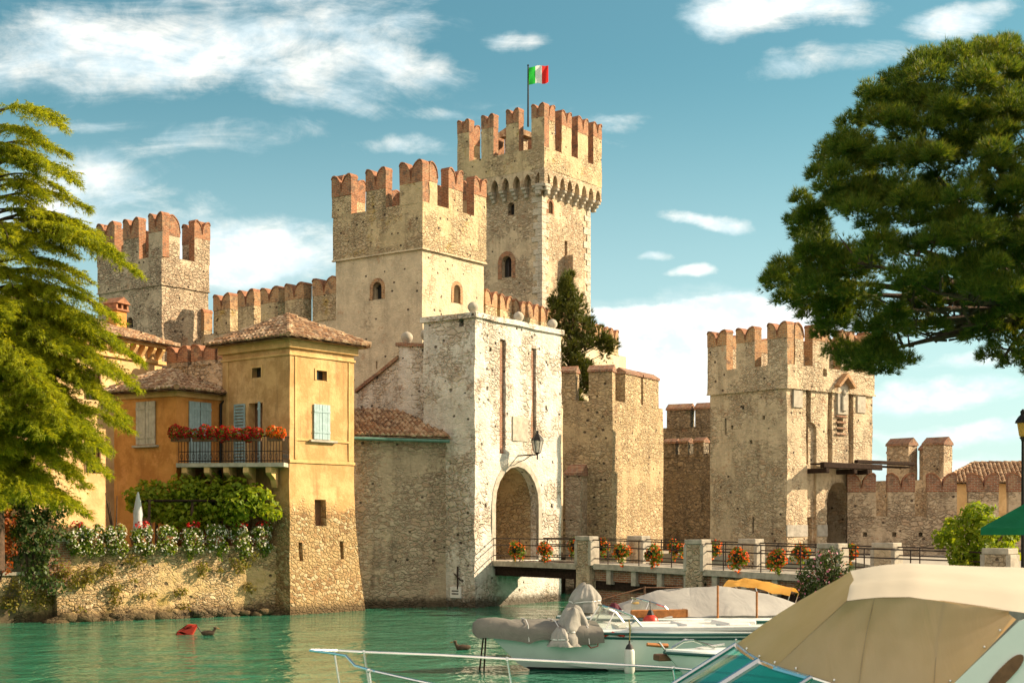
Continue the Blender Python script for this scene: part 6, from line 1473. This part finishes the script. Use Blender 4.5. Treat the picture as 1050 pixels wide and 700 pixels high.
# camper canvas
def grid_surf(name, rows, mat, par, sub=2, wob=.012, mid=None):
    bm = BM(); g = [[bm.verts.new(p) for p in r] for r in rows]
    for a, b in zip(g, g[1:]):
        for k in range(len(a) - 1): bm.faces.new((a[k], a[k + 1], b[k + 1], b[k]))
    bmesh.ops.subdivide_edges(bm, edges=list(bm.edges), cuts=sub, use_grid_fill=True, smooth=.35)
    ed = {v for e in bm.edges if e.is_boundary for v in e.verts}
    for v in bm.verts:
        c_ = v.co; fo = noise.noise(Vector(((c_.x + c_.z * .9) * 3.2, c_.y * 1.2, (c_.x * .5 - c_.z) * .7)))
        v.co = c_ + noise.noise_vector(c_ * 1.6) * wob + Vector((0, fo * (0 if v in ed else .032), 0))
    return obj(name, bm, M[mat], par, 75)
fw = lambda X, D, z: CI @ Vector((X, D, z))
FE = [fw(4.20, 18.5, 2.64), fw(4.12, 17.6, 2.91), fw(4.04, 16.9, 3.0), fw(3.89, 16.1, 2.92), fw(3.60, 15.2, 2.74)]
RE = [fw(8.0, 18.2, 2.66), fw(7.95, 17.4, 2.88), fw(7.9, 16.6, 2.96), fw(7.7, 15.6, 2.86), fw(7.2, 14.7, 2.38)]
def shoulder(e): return e[:4] + [e[3].lerp(e[4], .6) + (CI.to_3x3() @ Vector((0, 0, .07)))] + e[4:]
FS, RS = shoulder(FE), shoulder(RE)
rows = []
lift = lambda q: .12 * (1 - (1 - min(q / .25, 1)) ** 2) - .20 * q * q
for q in (0, .04, .10, .18, .3, .5, .75, 1):
    r = []
    for k in range(6):
        p = FS[k].lerp(RS[k], q); p.z += lift(q) - (.015 if q in (.3, .75) else 0); r.append(p)
    rows.append(r)
grid_surf('canvas_top', rows, 'canvas_top', cr, 3, .008)
FE5 = FE; TE = [fw(2.95, 18.5, 1.95), cw(755, 660, 17.5), cw(766, 669, 16.9), cw(779, 677, 16.4), cw(795, 683.5, 15.8)]
rows = [[TE[k].lerp(FE[k], q) + Vector((0, 0, .06 * math.sin(math.pi * q) * (1 - k / 4))) for k in range(5)] for q in (0, .2, .4, .6, .8, 1)]
cf = grid_surf('front_canvas', rows, 'front_canvas', cr, 4, .008)
bot = [cw(795, 683.5, 15.8), cw(832, 694, 15.2), cw(880, 710, 14.9), cw(940, 726, 14.8), cw(975, 703, 14.8), cw(1010, 668, 14.82), cw(1042, 634, 14.85)]
topl = [FE[4].lerp(RE[4], q) + Vector((0, 0, lift(q) - .006)) for q in (0, .08, .18, .28, .36, .42, .462)]
rows = [[bot[k].lerp(topl[k], q) + Vector((0, -.10 * math.sin(math.pi * q) * min(1, k / 2), 0)) for k in range(7)] for q in (0, .2, .4, .6, .8, 1)]
cs = grid_surf('side_canvas', rows, 'canvas', cr, 4, .008)
bm = BM()
def seam(a, b, n=8, off=.006):
    tube(bm, [a.lerp(b, i / n) + Vector((0, -off - .10 * math.sin(math.pi * i / n) * .96, .0)) for i in range(n + 1)], .006, 5)
seam(bot[2], topl[1]); seam(bot[4].lerp(bot[3], .5), topl[3]); tube(bm, [p + Vector((0, -.02, .0)) for p in topl], .007, 5)
tube(bm, [TE[4].lerp(FE[4], i / 8) + Vector((-.012, -.012, 0)) for i in range(9)], .008, 5)
obj('seam', bm, plain('brown_piping', (.36, .27, .16), .8), cs)
for p in [TE[1], TE[2], TE[3], TE[4]] + [bot[0].lerp(bot[1], .6), bot[1].lerp(bot[2], .5), bot[5], bot[5].lerp(bot[6], .5), bot[4]]:
    bm = BM(); bmesh.ops.create_uvsphere(bm, u_segments=8, v_segments=5, radius=.016, matrix=Matrix.Translation(p + Vector((0, -.03, .05)))); obj('snap_fastener', bm, M['steel'], cs)
# windscreen
dn = Vector((1.45, 0, -1.0)); wb = [p + dn * (CI.to_3x3() @ Vector((-1, 0, 0))).x if False else p + (CI.to_3x3() @ Vector((-1.55, 0, -.98))) for p in TE]
T6 = [TE[0], TE[1], TE[2], TE[3], TE[4], bot[1]]; B6 = wb + [bot[1] + (CI.to_3x3() @ Vector((-1.5, -.1, -.95)))]
bm = BM(); a = [bm.verts.new(p) for p in T6]; b = [bm.verts.new(p) for p in B6]
for i in range(5): bm.faces.new((a[i], a[i + 1], b[i + 1], b[i]))
wsn = obj('windscreen', bm, M['teal_glass'], cr, 30)
bm = BM(); tube(bm, [p + Vector((0, 0, -.02)) for p in T6], .035, 7); tube(bm, [T6[1], B6[1]], .03, 7); tube(bm, [T6[3], B6[3]], .05, 7); tube(bm, B6, .03, 6); tube(bm, [T6[5], B6[5]], .03, 7); obj('frame', bm, M['steel'], wsn)
bm = BM(); a = [bm.verts.new(p) for p in [bot[1], bot[2], bot[3], bot[4]]]; b = [bm.verts.new(p + Vector((0, 0, -.6)) + (CI.to_3x3() @ Vector((-.2, -.15, 0)))) for p in [bot[1], bot[2], bot[3], bot[4]]]
for i in range(3): bm.faces.new((a[i], a[i + 1], b[i + 1], b[i]))
sg_ = obj('side_window', bm, M['teal_glass'], cr)
bm = BM(); tube(bm, [p + Vector((0, -.01, 0)) for p in bot[:4]], .02, 6); obj('frame', bm, M['steel'], sg_)
bm = BM(); p0 = CI @ Vector((1.2, 16.9, 1.15)); box(bm, p0.x - 5.8, p0.x + .3, -1.25, 1.25, 1.05, 1.32, .08); obj('cabin_top', bm, M['gelcoat'], cr)
# moulded arch behind the canvas with its oval window
ap = [cw(px, py, 14.55) for px, py in ((972, 706), (1044, 637), (1075, 626), (1130, 640), (1150, 760), (940, 760))]
bm = BM(); a = [bm.verts.new(p) for p in ap]; b = [bm.verts.new(p + Vector((0, .0, 0)) + (CI.to_3x3() @ Vector((.06, .14, 0)))) for p in ap]; bm.faces.new(a); bm.faces.new(b[::-1])
for i in range(6): bm.faces.new((a[i], a[(i + 1) % 6], b[(i + 1) % 6], b[i]))
arc = obj('radar_arch', bm, M['gelcoat'], cr)
bm = BM(); ov = []
for k in range(20):
    an = 2 * math.pi * k / 20; lx, ly = 26 * math.copysign(abs(math.cos(an)) ** .7, math.cos(an)), 7 * math.sin(an); c_, s_ = math.cos(R(-46)), math.sin(R(-46)); ov.append(cw(1031 + lx * c_ - ly * s_, 690 + lx * s_ + ly * c_, 14.53))
a = [bm.verts.new(p) for p in ov]; b = [bm.verts.new(p + (CI.to_3x3() @ Vector((0, .03, 0)))) for p in ov]; bm.faces.new(a); bm.faces.new(b[::-1])
for i in range(20): bm.faces.new((a[i], a[(i + 1) % 20], b[(i + 1) % 20], b[i]))
obj('window', bm, M['brown_wood'], arc)
# pulpit rail
bm = BM(); far = [cw(px, py, D) for px, py, D in ((318, 666, 17.0), (345, 666.5, 17.35), (372, 668, 17.5), (450, 671, 17.6), (520, 675, 17.7), (600, 679, 17.8), (690, 684.5, 17.9), (770, 692, 18.0), (830, 700, 18.0))]
near = [cw(px, py, D) for px, py, D in ((318, 666.5, 17.0), (338, 669, 16.7), (355, 672, 16.4), (364, 682, 16.1), (385, 688, 15.8), (430, 698, 15.5), (480, 708, 15.3), (640, 730, 15.2))]
tube(bm, far, .016, 8); tube(bm, near, .016, 8)
def stan(px, py, D, dx=.08, up=0): p = cw(px, py, D); tube(bm, [p, p + Vector((dx * -1, 0, -.75))], .013, 6); bmesh.ops.create_uvsphere(bm, u_segments=8, v_segments=5, radius=.026, matrix=Matrix.Translation(p))
for px, py, D in ((343, 670, 16.65), (373, 668, 17.5), (378, 687, 15.85), (520, 675, 17.7), (690, 684.5, 17.9)): stan(px, py, D, .12)
obj('pulpit_rail', bm, M['steel'], cr)

# ------------------------------------------------------------------ small things
c = P(190, 3.55 * F / (650 - YH)); rb = thing('overturned_buoy', 'red angular float drifting on the water before the quay wall', 'buoy', c)
bm = BM(); pts = [(-.32, -.05), (.22, -.05), (.40, .30), (.1, .34), (-.22, .12)]; prism(bm, pts, 'y', -.16, .16); bmesh.ops.bevel(bm, geom=list(bm.edges), offset=.03, segments=2, affect='EDGES'); obj('float', bm, M['red_plastic'], rb, 50)
bm = BM(); tube(bm, [(.38, 0, .28), (.5, 0, .1), (.62, 0, -.1)], .018, 5); obj('tether', bm, M['black'], rb)
def duck(px, py, label, rz):
    D = H * F / (py - YH); t = thing('duck', label, 'duck', P(px, D), rz)
    bm = BM(); sk = [((-.24, 0, .10), .03), ((-.14, 0, .07), .085), ((0, 0, .06), .105), ((.12, 0, .08), .08), ((.18, 0, .16), .04), ((.20, 0, .24), .055), ((.25, 0, .24), .04)]
    tube(bm, [p for p, r in sk], [r for p, r in sk], 10)
    for v in bm.verts: v.co.y *= .9
    bmesh.ops.subdivide_edges(bm, edges=list(bm.edges), cuts=1, smooth=.5)
    b = obj('body', bm, M['duck_brown'], t, 80)
    bm = BM(); tube(bm, [(.27, 0, .23), (.34, 0, .215)], [.022, .014], 6); obj('bill', bm, M['orange_wood'], t)
duck(214, 651, 'small dark duck swimming beside the red float', R(5))
duck(474, 666, 'small dark duck swimming between the quay and the tarpaulined bow', R(185))
# stakes in the water at the tarpaulined bow
mp = thing('mooring_stakes', 'pair of thin crossed stakes in the water under the tarpaulined bow', 'stakes', P(497, 34.6))
bm = BM(); 
for dx in (-.12, .05): tube(bm, [(dx - .12, 0, -1), (.02 + dx * .3, 0, .95)], .022, 5)
obj('stake', bm, M['wood'], mp)
# green awning corner
c = P(1085, 33); aw = thing('green_parasol', 'dark green parasol edge beside the leafy shrub', 'parasol', (c.x, c.y, 1.7))
apx = Vector((0, 0, Z(497, 33) - 1.7)); bm = BM(); cs_ = []
for k in range(4):
    a = math.pi / 2 * k + R(10); r = 1.95; cs_.append(Vector((r * math.cos(a), r * math.sin(a), Z(541, 33) - 1.7)))
for k in range(4):
    a, b = cs_[k], cs_[(k + 1) % 4]; n = 6; g = []
    for i in range(n + 1):
        e = a.lerp(b, i / n); g.append([bm.verts.new(apx.lerp(e, j / 5) + Vector((0, 0, -.10 * math.sin(math.pi * j / 5) * math.sin(math.pi * i / n)))) for j in range(6)] + [bm.verts.new(e + Vector((0, 0, -.16)))])
    for p, q_ in zip(g, g[1:]):
        for j in range(6): bm.faces.new((p[j], p[j + 1], q_[j + 1], q_[j]))
bmesh.ops.remove_doubles(bm, verts=bm.verts, dist=.001); obj('canopy', bm, M['green_cloth'], aw, 40)
bm = BM(); tube(bm, [(0, 0, 0), (0, 0, apx.z)], .03, 8); obj('pole', bm, M['wood'], aw)
# street lamp at the edge
c = P(1049, 36); sl_ = thing('street_lamp', 'black street lamp standing among the roofs beyond the pine', 'street lamp', (c.x, c.y, 1.6)); zt_ = Z(434, 36) - 1.6
bm = BM(); tube(bm, [(0, 0, 0), (0, 0, zt_ - .1)], [.06, .04], 8); lathe(bm, (0, 0, 0), [(.14, 0), (.12, .5), (.06, .7)], 10); obj('post', bm, M['iron'], sl_)
bm = BM(); lathe(bm, (0, 0, zt_ - .35), [(.05, 0), (.10, .04), (.15, .36)], 10); obj('lamp_glass', bm, M['yellow_cloth'], sl_)
bm = BM(); lathe(bm, (0, 0, zt_ + .01), [(.20, 0), (.19, .05), (.12, .16), (.06, .22), (.07, .3), (.01, .36)], 12); lathe(bm, (0, 0, zt_ - .5), [(.03, 0), (.06, .1), (.10, .15)], 10); obj('lamp_cap', bm, M['iron'], sl_)
